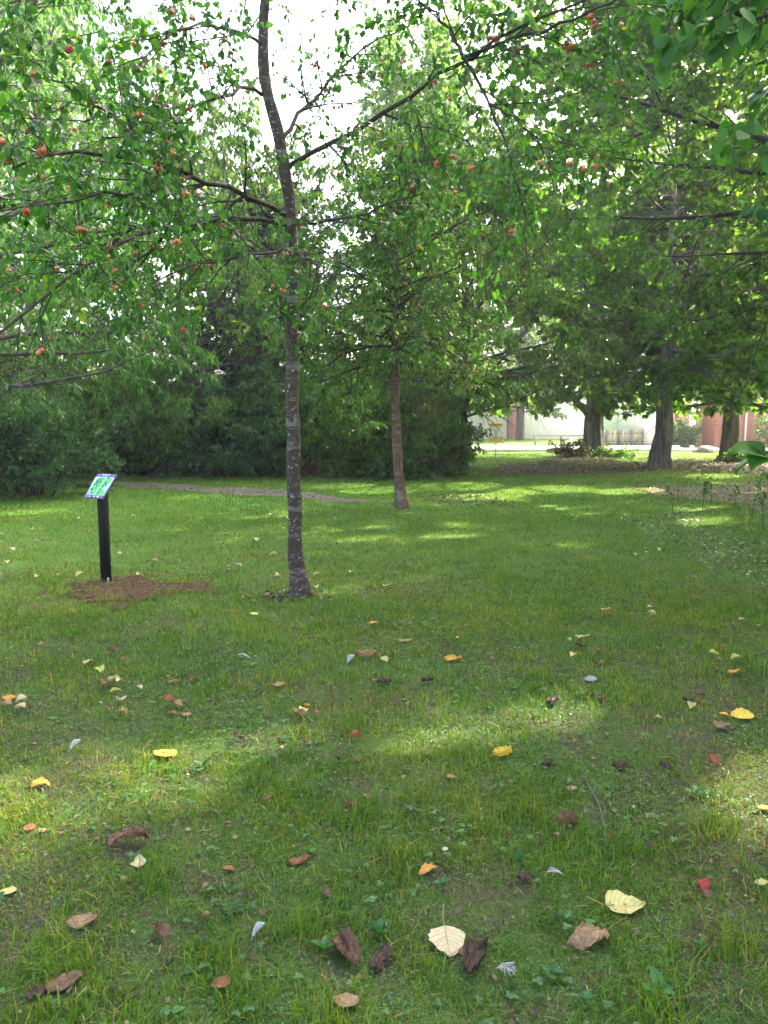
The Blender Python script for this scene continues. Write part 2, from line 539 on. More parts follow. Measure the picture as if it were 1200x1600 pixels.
def make_tree(name, loc, H, R, seed, leafmat, barkmat, r0=.2, h0=.25, n1=24, n2=10, n3=8, nl=16, tpl='dia', LL=.09, LW=.05,
              low=-5, high=60, prof=None, trop1=.1, trop2=-.1, trop3=-.3, droop=.5, lean=(0, 0), twigL=.55, az=None, azc=None,
              S=10, epi=0, tpow=.8, flute=None, flare=1.25, wob=.09, twig_tubes=True, cull=True, label=None, cat='tree', group=None, L2=.42, extra_keep=None, dbl=1):
    rng = np.random.default_rng(seed)
    root = empty(name, (loc[0], loc[1], float(gz(loc[0], loc[1])) - .03))
    O = np.array([loc[0], loc[1], 0.0])
    base = np.array([0, 0, 0.0])
    K = 18
    tz = np.linspace(0, 1, K) ** 1.25
    tp = np.stack([lean[0] * tz ** 1.5 + np.cumsum(rng.normal(0, .008 * H / K * 3, K)) * (tz > .05), lean[1] * tz ** 1.5 + np.cumsum(rng.normal(0, .008 * H / K * 3, K)) * (tz > .05), tz * H * .93], 1)
    trad = r0 * ((1 - tz) ** tpow * .93 + .05)
    trad *= 1 + (flare - 1) * np.exp(-tz * H / .35)
    tr = MB()
    # finer trunk near the ground for flare
    zz = np.concatenate([np.array([0, .08, .18, .32, .5, .8, 1.2, 1.7, 2.3]), np.linspace(3.0, H * .93, 14)]) if H > 8 else np.linspace(0, H * .93, 20) ** 1.0
    tt = (zz / (H * .93)) ** (1 / 1.25)
    fi = np.clip(tt, 0, 1) * (K - 1)
    tpd = np.stack([np.interp(fi, np.arange(K), tp[:, j]) for j in range(3)], 1)
    tzd = tpd[:, 2] / (H * .93)
    trd = r0 * ((1 - tzd) ** tpow * .93 + .05) * (1 + (flare - 1) * np.exp(-tpd[:, 2] / .35))
    tr.tubes(tpd[None] - np.array([0, 0, .06]), trd[None], 28 if flute else S, flute=flute)
    # limbs
    prof = prof or (lambda t: math.sin(math.pi * min(1, (.18 + .82 * t))) ** .6 + .12)
    ts = h0 + (.97 - h0) * ((np.arange(n1) + rng.random(n1) * .7) / n1) ** 1.15
    L1 = []
    R1 = []
    for q, t in enumerate(ts):
        k = t * H * .93
        f = np.interp(k, tp[:, 2], np.arange(K))
        i = min(int(f), K - 2)
        p = tp[i] * (1 - (f - i)) + tp[i + 1] * (f - i)
        tt_ = (t - h0) / (1 - h0)
        a = q * 2.399 + rng.normal(0, .3) if az is None else rng.uniform(az[0], az[1])
        if azc is not None and rng.random() < azc[1]:
            a = azc[0] + rng.normal(0, .6)
        el = math.radians(low + (high - low) * tt_ + rng.normal(0, 8))
        L = R * prof(tt_) * rng.uniform(.8, 1.15) / max(.45, math.cos(el) ** .5)
        d = np.array([math.cos(a) * math.cos(el), math.sin(a) * math.cos(el), math.sin(el)])
        Kn = 9
        pts = [p]
        for k2 in range(1, Kn):
            d = nrm(d + np.array([0, 0, trop1]) / (Kn - 1) * 3 + rng.normal(0, wob, 3))
            pts.append(pts[-1] + d * L / (Kn - 1))
        L1.append(pts)
        rr = min(np.interp(f, np.arange(K), trad) * .6, .0115 * L + .008)
        R1.append(rr * np.linspace(1, .12, Kn))
    L1 = np.array(L1)
    R1 = np.array(R1)
    P2, R2 = children(rng, L1, R1, n2, .07, 1, .85, .2, L2, 6, trop2, wob * 1.1, .5, .2, flat=.7)
    P3, R3 = children(rng, np.concatenate([P2]), np.concatenate([R2]), n3, .1, 1, .75, .25, .3, 4, trop3, wob, .6, .3, flat=.6, Labs=twigL, ltap=.3)
    tr.obj('trunk', barkmat, root)
    br = MB()
    br.tubes(L1, R1, 6)
    br.tubes(P2[:, ::2] if twig_tubes == 2 else P2, R2[:, ::2] if twig_tubes == 2 else R2, 4 if twig_tubes == 1 else 3)
    if epi:
        # leafy shoots straight from the trunk
        tq = tpd[(tpd[:, 2] > h0 * H * .9) & (tpd[:, 2] < H * .8)]
        PE, RE = children(rng, tq[None], np.full((1, len(tq)), .06), epi, 0, 1, 1.2, .2, .3, 6, -.3, .12, .3, .3, Labs=2.0, ltap=.2)
        PF, RF = children(rng, PE, RE, 7, .1, 1, .8, .25, .3, 4, -.4, .1, .6, .4, Labs=.6, ltap=.3)
        br.tubes(PE, RE, 3)
        P2 = np.concatenate([P2, PE])
        P3 = np.concatenate([P3, PF])
        R3 = np.concatenate([R3, RF])
    if twig_tubes:
        br.tubes(P3[:, ::3], np.maximum(R3[:, ::3], .0025), 3)
    bo = br.obj('branches', barkmat, root, kind='stuff')
    cr = MB()
    rzv = O
    tw = P3 + rzv
    tmp = MB()
    bear_leaves(rng, tmp, tw, nl, tpl, LL, LW, droop, cull=cull, extra_keep=extra_keep, turn=(loc[0], loc[1], dbl))
    tip = np.concatenate([P2[:, 2:], ], 0) + rzv
    bear_leaves(rng, tmp, tip, max(3, nl // 2), tpl, LL, LW, droop, cull=cull, extra_keep=extra_keep, turn=(loc[0], loc[1], dbl))
    for v in tmp.v:
        v -= rzv.astype(np.float32)
    co = tmp.obj('crown', leafmat, root, kind='stuff')
    for q in range(1, dbl):
        # the same growth once more, turned about the trunk
        for src in (bo, co):
            c = src.copy()
            COL.objects.link(c)
            c.parent = root
            c.rotation_euler = (0, 0, 2.4 * q)
    tag(root, label, cat, group)
    return root

def make_shrub(name, loc, H, R, seed, leafmat, stemmat, n0=16, n2=9, n3=6, nl=10, tpl='dia', LL=.08, LW=.04, droop=.3, trop2=-.1, trop3=-.3,
               spread=55, label=None, cat='shrub', group=None, depth=1.0, wob=.1, twigL=.35, bare=0.1, cull=True, sr=.012):
    rng = np.random.default_rng(seed)
    root = empty(name, (loc[0], loc[1], float(gz(loc[0], loc[1])) - .02))
    O = np.array([loc[0], loc[1], 0.0])
    K = 9
    A = rng.uniform(0, 6.283, n0)
    el = np.radians(90 - spread * np.sqrt(rng.random(n0)))
    d = np.stack([np.cos(A) * np.cos(el) * R, np.sin(A) * np.cos(el) * R * depth, np.sin(el) * H * .8], 1)
    L = np.linalg.norm(d, axis=1) * rng.uniform(.75, 1.2, n0)
    d = nrm(d)
    p = np.stack([np.cos(A), np.sin(A) * depth, np.zeros(n0)], 1) * R * .25 * rng.random((n0, 1))
    out = [p]
    for k in range(1, K):
        d = nrm(d + np.array([0, 0, -.03]) + rng.normal(0, wob, d.shape))
        out.append(out[-1] + d * (L / (K - 1))[:, None])
    P1 = np.stack(out, 1)
    P1[..., 2] = np.maximum(P1[..., 2], 0)
    R1 = (sr * (.7 + .6 * rng.random(n0)))[:, None] * np.linspace(1, .3, K)[None]
    st = MB()
    st.tubes(P1, R1, 5)
    P2, R2 = children(rng, P1, R1, n2, bare, 1, .9, .25, .45, 6, trop2, wob, .6, .3, flat=.3)
    P3, R3 = children(rng, P2, R2, n3, .1, 1, .8, .25, .3, 4, trop3, wob, .7, .4, flat=.6, Labs=twigL, ltap=.3)
    st.tubes(P2, np.maximum(R2, .002), 4)
    st.obj('stems', stemmat, root, kind='stuff')
    tmp = MB()
    bear_leaves(rng, tmp, P3 + O, nl, tpl, LL, LW, droop, cull=cull)
    bear_leaves(rng, tmp, P2 + O, nl, tpl, LL, LW, droop, cull=cull)
    for v in tmp.v:
        v -= O.astype(np.float32)
    tmp.obj('foliage', leafmat, root, kind='stuff')
    tag(root, label, cat, group)
    return root

def copy_tree(o, loc, rz, sc, label, group=None, name=None):
    r = o.copy()
    COL.objects.link(r)
    r.location = loc
    r.rotation_euler = (0, 0, rz)
    r.scale = (sc[0], sc[0], sc[1])
    r["label"] = label
    if group: r["group"] = group
    for ch in o.children:
        c = ch.copy()
        COL.objects.link(c)
        c.parent = r
    return r

# ------------------------------------------------------------------ ground
def inpoly(x, y, poly):
    x, y = np.asarray(x), np.asarray(y)
    r = np.zeros(x.shape, bool)
    n = len(poly)
    j = n - 1
    for i in range(n):
        xi, yi = poly[i]
        xj, yj = poly[j]
        c = ((yi > y) != (yj > y)) & (x < (xj - xi) * (y - yi) / (yj - yi + 1e-12) + xi)
        r ^= c
        j = i
    return r

def gpoly(pts):
    return [tuple(G(*p)[:2]) for p in pts]

def ribbon(pts, wid):
    c = np.array(pts, float)
    t = np.gradient(c, axis=0)
    t = t / np.linalg.norm(t, axis=1, keepdims=True)
    n = np.stack([-t[:, 1], t[:, 0]], 1)
    wv = np.asarray(wid, float).reshape(-1, 1) / 2
    return [tuple(q) for q in np.vstack([c + n * wv, (c - n * wv)[::-1]])]

def warp(x, y, a, f):
    return x + (fbm(x, y, f, 31) - .5) * 2 * a, y + (fbm(x, y, f, 57) - .5) * 2 * a

Z_SOIL = gpoly([(88, 922), (130, 907), (190, 903), (260, 910), (322, 918), (325, 928), (270, 935), (240, 948), (185, 944), (120, 936)])
Z_PATH = ribbon([(-16, 22.6), (-10, 20.6), (-7.5, 19.6), (-5, 18.4), (-3.2, 17.0), (-1.6, 15.9), (-.3, 15.1), (.8, 14.9)], [1.1, 1.1, 1.1, 1.2, 1.2, .9, .5, .2])
Z_MULCH = gpoly([(748, 738), (800, 727), (860, 718), (930, 714), (1000, 722), (1080, 721), (1140, 718), (1260, 720), (1400, 724), (1400, 738), (1200, 742), (1090, 740), (1000, 738), (900, 742), (820, 742), (770, 743)])
Z_WORN = gpoly([(990, 762), (1100, 758), (1300, 752), (1500, 790), (1280, 830), (1200, 800), (1100, 782), (1010, 776)])
Z_LITT = gpoly([(985, 800), (1050, 792), (1120, 815), (1200, 840), (1330, 900), (1260, 940), (1150, 905), (1080, 860), (1010, 830)])
Z_DUSK = gpoly([(640, 775), (740, 772), (810, 780), (790, 792), (700, 790)])

def zone(name, poly, cell, mat, amp, freq, lift=.008, extra=None):
    a = np.array(poly)
    x0, y0 = a.min(0) - amp
    x1, y1 = a.max(0) + amp
    nx, ny = int((x1 - x0) / cell) + 2, int((y1 - y0) / cell) + 2
    X, Y = np.meshgrid(np.linspace(x0, x1, nx), np.linspace(y0, y1, ny))
    wx, wy = warp(X, Y, amp, freq)
    m = inpoly(wx, wy, poly)
    keep = m[:-1, :-1] & m[1:, :-1] & m[:-1, 1:] & m[1:, 1:]
    Z = gz(X, Y) + lift
    if extra:
        Z = Z + extra(X, Y)
    idx = np.arange(nx * ny).reshape(ny, nx)
    F = np.stack([idx[:-1, :-1], idx[:-1, 1:], idx[1:, 1:], idx[1:, :-1]], -1)[keep]
    used = np.unique(F)
    re = np.zeros(nx * ny, int)
    re[used] = np.arange(len(used))
    V = np.stack([X, Y, Z], -1).reshape(-1, 3)[used]
    mb = MB()
    mb.add(V, re[F])
    return mb.obj(name, mat, kind='structure')

t = NT("lawn_ground")
p = t.pos()
n1 = t.noise(p, 1.1, 4, .6)
n2 = t.noise(p, 9.0, 5, .65)
n3 = t.noise(p, 110.0, 6, .75)
soil = t.ramp(n3, [(.3, (.022, .018, .012)), (.48, (.055, .045, .028)), (.6, (.11, .09, .058)), (.70, (.05, .10, .02))])
moss = t.ramp(n3, [(.3, (.018, .036, .008)), (.44, (.034, .072, .012)), (.54, (.06, .105, .02)), (.62, (.12, .12, .05)), (.72, (.06, .05, .03))])
col = t.mix(t.ramp(t.math('ADD', t.math('MULTIPLY', n1, .55), t.math('MULTIPLY', n2, .45)), [(.47, 0.0), (.56, .9)]), moss, soil)
dist = t.n("ShaderNodeVectorMath", operation='LENGTH', i={0: p}).outputs["Value"]
far = t.math('MULTIPLY', t.math('SUBTRACT', dist, 5.0), 1 / 9.0, clamp=True)
n4 = t.noise(p, .5, 3, .6)
fargrass = t.mix(t.ramp(n4, [(.35, 0.0), (.7, 1.0)]), t.ramp(n3, [(.3, (.035, .10, .010)), (.7, (.07, .16, .018))]), t.ramp(n3, [(.3, (.055, .115, .014)), (.7, (.10, .175, .024))]))
t.mixf = t.mix(far, col, fargrass)
M['lawn'] = t.pbr(t.mixf, .95, t.bump(t.math('ADD', n3, n2), .7, .012), .1)

t = NT("bare_soil")
p = t.pos()
n = t.noise(p, 45, 5, .65)
M['soil'] = t.pbr(t.ramp(n, [(.25, (.03, .016, .011)), (.5, (.065, .034, .023)), (.8, (.11, .066, .044))]), .95, t.bump(n, .8, .02), .1)
t = NT("dirt_path")
p = t.pos()
n = t.noise(p, 30, 5, .7)
n2 = t.noise(p, 1.6, 3, .6)
M['path'] = t.pbr(t.mix(t.ramp(n2, [(.4, 0.0), (.65, .6)]), t.ramp(n, [(.25, (.06, .055, .045)), (.5, (.12, .112, .092)), (.8, (.21, .20, .17))]), (.13, .085, .055)), .95, t.bump(n, .8, .02), .1)
t = NT("leaf_mulch")
p = t.pos()
n = t.noise(p, 14, 5, .7)
n2 = t.noise(p, .9, 4, .6)
M['mulch'] = t.pbr(t.mix(t.ramp(n2, [(.45, 0.0), (.7, .5)]), t.ramp(n, [(.3, (.03, .02, .014)), (.5, (.075, .05, .033)), (.8, (.15, .10, .07))]), (.05, .075, .02)), .95, t.bump(n, .9, .04), .1)
t = NT("worn_ground")
p = t.pos()
n = t.noise(p, 14, 5, .7)
n2 = t.noise(p, .9, 4, .6)
M['worn'] = t.pbr(t.mix(t.ramp(n2, [(.4, 0.0), (.6, .8)]), t.ramp(n, [(.3, (.10, .075, .05)), (.5, (.17, .13, .09)), (.8, (.24, .19, .14))]), (.08, .12, .03)), .95, t.bump(n, .9, .04), .1)

def axis(a, b, step, lo, hi, g=1.09):
    c = list(np.arange(a, b, step))
    s = step
    while c[-1] < hi:
        s *= g
        c.append(c[-1] + s)
    s = step
    while c[0] > lo:
        s *= g * 1.03
        c.insert(0, c[0] - s)
    return np.array(c)

xs = axis(-2.4, 2.4, .05, -1500, 1500, 1.10)
ys = axis(1.4, 5.6, .05, -1500, 2500, 1.06)
X, Y = np.meshgrid(xs, ys)
idx = np.arange(X.size).reshape(X.shape)
F = np.stack([idx[:-1, :-1], idx[:-1, 1:], idx[1:, 1:], idx[1:, :-1]], -1).reshape(-1, 4)
MB().add(np.stack([X, Y, gz(X, Y) * (np.abs(X) < 200) * (np.abs(Y) < 200)], -1).reshape(-1, 3), F).obj("lawn", M['lawn'], kind='structure')

zone("bare_soil_patch", Z_SOIL, .03, M['soil'], .32, 4.0, .008, lambda x, y: .012 * fbm(x, y, 9, 3) )
zone("dirt_path", Z_PATH, .08, M['path'], .6, 1.2)
zone("leaf_litter_bed", Z_MULCH, .2, M['mulch'], .8, .7, .012)
zone("worn_path", Z_WORN, .1, M['worn'], .6, .9, .008)

# ------------------------------------------------------------------ grass
def grass_density(x, y):
    wx, wy = warp(x, y, .32, 4.0)
    d = .35 + 1.2 * (fbm(x, y, 1.7, 71) - .28)
    clump = np.clip((fbm(x, y, 7, 77, 2) - .27) * 3.2, .12, 1.3)
    near = np.clip(1 - (y - 3.4) / 3.0, 0, 1)
    d = np.clip(d, .25, 1.2) * (clump * (.45 + .5 * near) + (.6 - .52 * near))
    bare = np.clip((fbm(x, y, .8, 91) - .47) * 7, 0, 1)
    d = d * (1 - .62 * bare * near)
    d = np.where(inpoly(wx, wy, Z_SOIL), .20 + .6 * (fbm(x, y, 4, 43) > .6), d)
    wx, wy = warp(x, y, .6, 1.2)
    d = np.where(inpoly(wx, wy, Z_PATH), .06 + .35 * (fbm(x, y, 1.5, 61) > .58), d)
    wx, wy = warp(x, y, .8, .7)
    d = np.where(inpoly(wx, wy, Z_MULCH), .10 + .6 * (fbm(x, y, .6, 8) > .56), d)
    wx, wy = warp(x, y, .6, .9)
    d = np.where(inpoly(wx, wy, Z_WORN), .14 + .3 * (fbm(x, y, .9, 5) > .55), d)
    d = np.where(inpoly(wx, wy, Z_LITT), d * .5, d)
    d = np.where(inpoly(wx, wy, Z_DUSK), d * .35, d)
    return d

def wedge(rng, n, y0, y1, mx=.54, pad=1.25):
    y = np.sqrt(rng.uniform(y0 ** 2, y1 ** 2, n))
    x = rng.uniform(-1, 1, n) * (mx * y + pad)
    return x, y

KEEP_CLEAR = []      # (x, y, r): where a fallen leaf lies on the grass
def blades(mb, rng, n, y0, y1, h, wdt, segs, lean=.5, hv=.45, mx=.54, dens=grass_density, tall=.0, z0=0.0):
    x, y = wedge(rng, n, y0, y1, mx)
    k = rng.random(n) < dens(x, y)
    for (cx, cy, cr) in KEEP_CLEAR:
        if y0 - .5 < cy < y1 + .5:
            k &= ((x - cx) ** 2 + ((y - cy) * 1.0) ** 2) > cr * cr
    x, y = x[k], y[k]
    n = len(x)
    hh = h * rng.uniform(1 - hv, 1 + hv, n) * (.55 + .9 * fbm(x, y, 5, 15, 2))
    if tall:
        hh = np.where(rng.random(n) < tall, hh * rng.uniform(1.4, 2.4, n), hh)
    a = rng.uniform(0, 6.283, n)
    az = a + rng.normal(0, .9, n) + math.pi / 2
    wd = wdt * rng.uniform(.6, 1.3, n)
    b = np.stack([x, y, gz(x, y) - .004 + z0], 1)
    side = np.stack([np.cos(a), np.sin(a), np.zeros(n)], 1) * wd[:, None] / 2
    ld = np.stack([np.cos(az), np.sin(az), np.zeros(n)], 1)
    ln = np.abs(rng.normal(0, lean, n))[:, None]
    rnd = rng.random(n)
    up = np.array([0, 0, 1.0])
    if segs == 1:
        tip = b + (ld * ln + up) * hh[:, None] / np.sqrt(1 + ln ** 2)
        V = np.stack([b - side, b + side, tip], 1).reshape(-1, 3)
        mb.add(V, np.arange(3 * n).reshape(n, 3), rnd)
    else:
        m1 = b + (ld * ln * .35 + up) * hh[:, None] * .55 / np.sqrt(1 + (ln * .5) ** 2)
        tip = m1 + (ld * ln * 1.3 + up * np.maximum(.1, 1 - ln * .7)) * hh[:, None] * .5
        V = np.stack([b - side, b + side, m1 + side * .8, m1 - side * .8, tip], 1).reshape(-1, 3)
        o = np.arange(n)[:, None] * 5
        mb.add(V, np.concatenate([o + np.array([[0, 1, 2]]), o + np.array([[0, 2, 3]]), o + np.array([[3, 2, 4]])], 0), np.tile(rnd, 3))

t = NT("grass_blade")
r = t.n("ShaderNodeAttribute", attribute_name="rnd", attribute_type='GEOMETRY').outputs["Fac"]
p = t.pos()
c = t.ramp(r, [(0, (.030, .085, .010)), (.5, (.050, .128, .014)), (.84, (.085, .18, .022)), (.93, (.11, .16, .03)), (1.0, (.20, .19, .07))])
n = t.noise(p, .9, 4, .6)
c = t.mix(t.ramp(n, [(.42, 0.0), (.6, .9)]), c, t.mix(1.0, c, (1.75, 1.18, 1.05), 'MULTIPLY'))
n2 = t.noise(p, 3.3, 3, .6)
c = t.mix(1.0, c, (1.2, 1.24, .62), 'MULTIPLY')
c = t.mix(1.0, c, t.ramp(n2, [(.3, (.72, .78, .8)), (.7, (1.2, 1.12, 1.1))]), 'MULTIPLY')
M['grass'] = t.pbr(c, .5, None, .3, trans=t.mix(1.0, c, (1.5, 1.4, .6), 'MULTIPLY'), tw=.33)
M['thatch'] = leaf_mat("dry_thatch", (.16, .12, .06), (.25, .2, .105), (.36, .3, .17), .25, cscale=2, clump=.3, tgain=(1.1, 1, .8))
M['herb'] = leaf_mat("herb_leaf", (.03, .085, .03), (.045, .12, .042), (.07, .165, .055), .3, cscale=2)

def build_grass():
    rng = np.random.default_rng(11)
    mb = MB()
    blades(mb, rng, 145000, 1.55, 3.6, .040, .0040, 2, 1.1, tall=.05)
    def fade(a, b, c, d_):
        def f(x, y):
            y2 = y + (vnoise(x, y, 1.3, 19) - .5) * 1.0
            return grass_density(x, y) * np.clip((y2 - a) / (b - a), 0, 1) * np.clip((d_ - y2) / (d_ - c), 0, 1)
        return f
    blades(mb, rng, 228000, 3.6, 9.3, .046, .0060, 2, .8, tall=.04, dens=fade(3, 3.5, 6.5, 9.0))
    blades(mb, rng, 185000, 6.0, 14.8, .043, .0095, 1, .7, dens=fade(6.3, 8.6, 12, 14.4))
    blades(mb, rng, 135000, 11.5, 24.0, .045, .018, 1, .5, dens=fade(11.8, 14.5, 30, 40))
    blades(mb, rng, 80000, 23.5, 37.5, .05, .032, 1, .4, mx=.56)
    # matted, lying blades
    blades(mb, rng, 88000, 1.5, 3.6, .034, .0042, 1, 3.0, dens=lambda x, y: .75 + 0 * x)
    blades(mb, rng, 80000, 3.6, 6.5, .038, .0060, 1, 3.0, dens=lambda x, y: .75 + 0 * x)
    # tall clumps near the camera
    cl = np.array([[*G(px, py)[:2]] for px, py in ((330, 1500), (100, 1520), (470, 1440), (620, 1330), (960, 1330), (1150, 1480), (240, 1380), (560, 1260), (900, 1300), (1010, 1575), (40, 1590), (760, 1290), (1120, 1290), (380, 1560), (520, 1590))])
    for cx, cy in cl:
        def dn(x, y, cx=cx, cy=cy):
            return np.exp(-(((x - cx) ** 2 + (y - cy) ** 2) / .075 ** 2)) * .9
        blades(mb, rng, 21000, max(1.5, cy - .2), cy + .2, .075, .0038, 2, .9, dens=dn)
    mb.obj("grass", M['grass'], kind='stuff')
    tb = MB()
    n = 20000
    x, y = wedge(rng, n, 1.5, 8)
    k = rng.random(n) < np.clip((fbm(x, y, 1.5, 201) - .45) * 6, .08, 1)
    x, y = x[k], y[k]
    n = len(x)
    a = rng.uniform(0, 6.283, n)
    el = rng.normal(.12, .2, n)
    d = np.stack([np.cos(a) * np.cos(el), np.sin(a) * np.cos(el), np.sin(el)], 1)
    pos = np.stack([x, y, gz(x, y) + rng.uniform(.004, .022, n)], 1)
    L = rng.uniform(.02, .06, n)
    put_leaves(tb, 'dia', pos, d, np.tile([0, 0, 1.0], (n, 1)) + rng.normal(0, .3, (n, 3)), L, rng.uniform(.0015, .003, n) * (1 + y / 6), rng.random(n))
    tb.obj("dry_grass", M['thatch'], kind='stuff')
    # low broad-leaved herbs and clover
    hb = MB()
    n = 9000
    x, y = wedge(rng, n, 1.5, 9)
    k = rng.random(n) < np.clip((fbm(x, y, 1.1, 301) - .5) * 8 + .10, .03, 1)
    spots = [G(560, 1375), G(470, 1300), G(700, 1300), G(880, 1420), G(360, 1420), G(600, 1420), G(640, 1280), G(1000, 1560), G(1020, 1300)]
    sx, sy = wedge(rng, 9000, 1.5, 6)
    w_ = sum(np.exp(-((sx - g[0]) ** 2 + (sy - g[1]) ** 2) / .10 ** 2) for g in spots)
    ks = rng.random(9000) < w_
    x, y = np.concatenate([x[k], sx[ks]]), np.concatenate([y[k], sy[ks]])
    for (cx, cy, cr) in KEEP_CLEAR:
        kk = ((x - cx) ** 2 + (y - cy) ** 2) > cr * cr
        x, y = x[kk], y[kk]
    # a fine mat of tiny leaves close to the soil
    mx_, my_ = wedge(rng, 110000, 1.5, 5.6)
    k2 = rng.random(110000) < np.clip((fbm(mx_, my_, 2.6, 501) - .28) * 4.5, .25, 1)
    mx_, my_ = mx_[k2], my_[k2]
    nn = len(mx_)
    a = rng.uniform(0, 6.283, nn)
    put_leaves(hb, 'dia', np.stack([mx_, my_, gz(mx_, my_) + rng.uniform(.002, .016, nn)], 1), np.stack([np.cos(a), np.sin(a), rng.uniform(0, .5, nn)], 1), np.tile([0, 0, 1.0], (nn, 1)) + rng.normal(0, .3, (nn, 3)), rng.uniform(.007, .015, nn), rng.uniform(.005, .009, nn), rng.random(nn))
    n = len(x)
    sz = rng.uniform(.009, .02, n)
    hgt = rng.uniform(.012, .035, n)
    a0 = rng.uniform(0, 6.28, n)
    r0 = rng.random(n)
    for q in range(3):
        a = a0 + q * 2.094 + rng.normal(0, .15, n)
        d = np.stack([np.cos(a), np.sin(a), rng.uniform(-.2, .35, n)], 1)
        pos = np.stack([x, y, gz(x, y) + hgt], 1)
        put_leaves(hb, 'oval', pos, d, np.tile([0, 0, 1.0], (n, 1)), sz, sz * .95, r0)
    hb.obj("clover", M['herb'], kind='stuff')

# ------------------------------------------------------------------ road, kerb, far ground
M['road'] = flat_mat("pale_road", (.6, .56, .54), .9, var=.08, scale=3)
M['kerb'] = flat_mat("red_kerb", (.34, .15, .12), .9, var=.2, scale=6)
M['stone'] = flat_mat("boulder_stone", (.22, .19, .18), .9, var=.35, scale=7, bump=.6)
M['wood_grey'] = flat_mat("weathered_wood", (.17, .145, .115), .85, var=.3, scale=14)
M['wood_pale'] = flat_mat("pale_boards", (.47, .36, .22), .8, var=.2, scale=9)
M['render_white'] = flat_mat("white_render", (.82, .79, .78), .9, var=.05, scale=1)
M['render_blue'] = flat_mat("pale_blue_panel", (.5, .55, .7), .7, var=.05)
M['dark_door'] = flat_mat("dark_door_paint", (.035, .035, .07), .4, var=.1)
M['roof'] = flat_mat("grey_roof_felt", (.13, .14, .15), .9, var=.2)
M['pipe'] = flat_mat("white_pipe", (.7, .68, .7), .5, var=.03)
M['teal'] = flat_mat("teal_paint", (.10, .40, .42), .5, var=.05)
M['blind'] = flat_mat('window_blind', (.42, .43, .45), .3, var=.03)
M['glass'] = flat_mat("window_glass", (.03, .04, .05), .08, var=.02, spec=.8)
t = NT("brick_wall")
sx_ = t.n('ShaderNodeSeparateXYZ', i={0: t.objc()})
mp = t.n('ShaderNodeCombineXYZ', i={0: t.math('ADD', sx_.outputs[0], sx_.outputs[1]), 1: sx_.outputs[2]}).outputs[0]
b = t.n("ShaderNodeTexBrick", i={"Vector": mp, "Color1": (.36, .14, .11, 1), "Color2": (.28, .10, .08, 1), "Mortar": (.33, .19, .16, 1), "Scale": 1.0, "Mortar Size": .008, "Brick Width": .225, "Row Height": .075})
M['brick'] = t.pbr(b.outputs[0], .9, t.bump(b.outputs[1], .4, .01), .15)

def sheet(name, pts, z, mat):
    mb = MB()
    V = np.array([(x, y, z) for x, y in pts])
    mb.add(V, np.array([list(range(len(pts)))]))
    return mb.obj(name, mat, kind='structure', smooth=False)

sheet("road", [(-70, 38.9), (120, 38.9), (120, 46.9), (-70, 46.9)], .035, M['road'])
def long_box(name, x0, x1, y0, y1, z0, z1, mat, kind='structure'):
    return MB().box(((x0 + x1) / 2, (y0 + y1) / 2, (z0 + z1) / 2), (x1 - x0, y1 - y0, z1 - z0), bev=.015).obj(name, mat, kind=kind, smooth=False)
long_box("kerb", -70, 120, 38.6, 38.9, -.05, .13, M['road'])
long_box("kerb", -70, 13.2, 41.4, 41.55, -.05, .07, M['kerb'])

# boulders at the lawn edge
def boulder(loc, sz, seed, label, rz=0):
    import bmesh
    bm = bmesh.new()
    bmesh.ops.create_icosphere(bm, subdivisions=4, radius=1)
    rs = random.Random(seed)
    from mathutils import noise as mn
    for v in bm.verts:
        d = v.co.normalized()
        k = 1 + .28 * mn.noise(d * 1.3 + Vector((seed, 0, 0))) + .12 * mn.noise(d * 3.5 + Vector((0, seed, 0))) + .04 * mn.noise(d * 9)
        v.co = Vector((d.x * sz[0], d.y * sz[1], max(d.z, -.35) * sz[2])) * k
    me = bpy.data.meshes.new("boulder")
    bm.to_mesh(me)
    bm.free()
    for pl in me.polygons: pl.use_smooth = True
    me.materials.append(M['stone'])
    o = bpy.data.objects.new("boulder", me)
    COL.objects.link(o)
    o.location = (loc[0], loc[1], float(gz(loc[0], loc[1])) + sz[2] * .12)
    o.rotation_euler = (0, 0, rz)
    tag(o, label, "boulder", "boulders along the lawn edge by the road")
g = P(866, 704, 37.4)
boulder((g[0], 37.4), (.36, .3, .27), 3, "grey boulder on the lawn edge left of the broad tree, by the pale road", .3)
g = P(1103, 707, 37.4)
boulder((g[0], 37.4), (.55, .38, .27), 8, "low wide boulder on the lawn edge in front of the pale boarded fence", -.1)

# low rail fence beyond the road
r0 = empty("rail_fence", (10.5, 47.6, 0))
for k, xx in enumerate((-1.25, .35, 1.75, 3.1)):
    MB().box((xx, 0, .27), (.11, .11, .62), bev=.01).obj("post", M['wood_grey'], r0, False)
MB().box((.95, 0, .60), (4.6, .12, .07), bev=.01).obj("rail", M['wood_grey'], r0, False)
tag(r0, "low weathered timber rail fence on the grass beyond the road", "fence")
bl = MB().box((P(893, 690, 47)[0], 47.2, .22), (.2, .2, .48), bev=.03).obj("marker_post", M['render_white'], smooth=False)
tag(bl, "short white marker post beside the low rail fence", "bollard")

# picket fence
r0 = empty("picket_fence", (14.6, 47.5, 0))
rs = random.Random(3)
for k in range(15):
    MB().box((-1.75 + k * .25, 0, .5 + rs.uniform(-.02, .02)), (.13, .025, .95), bev=.006).obj("picket", M['wood_grey'] if k % 3 == 0 else M['wood_pale'], r0, False)
for zz in (.25, .75):
    MB().box((0, .04, zz), (3.9, .05, .08)).obj("rail", M['wood_grey'], r0, False)
tag(r0, "waist high fence of narrow wooden pickets between the two broad trunks", "fence")

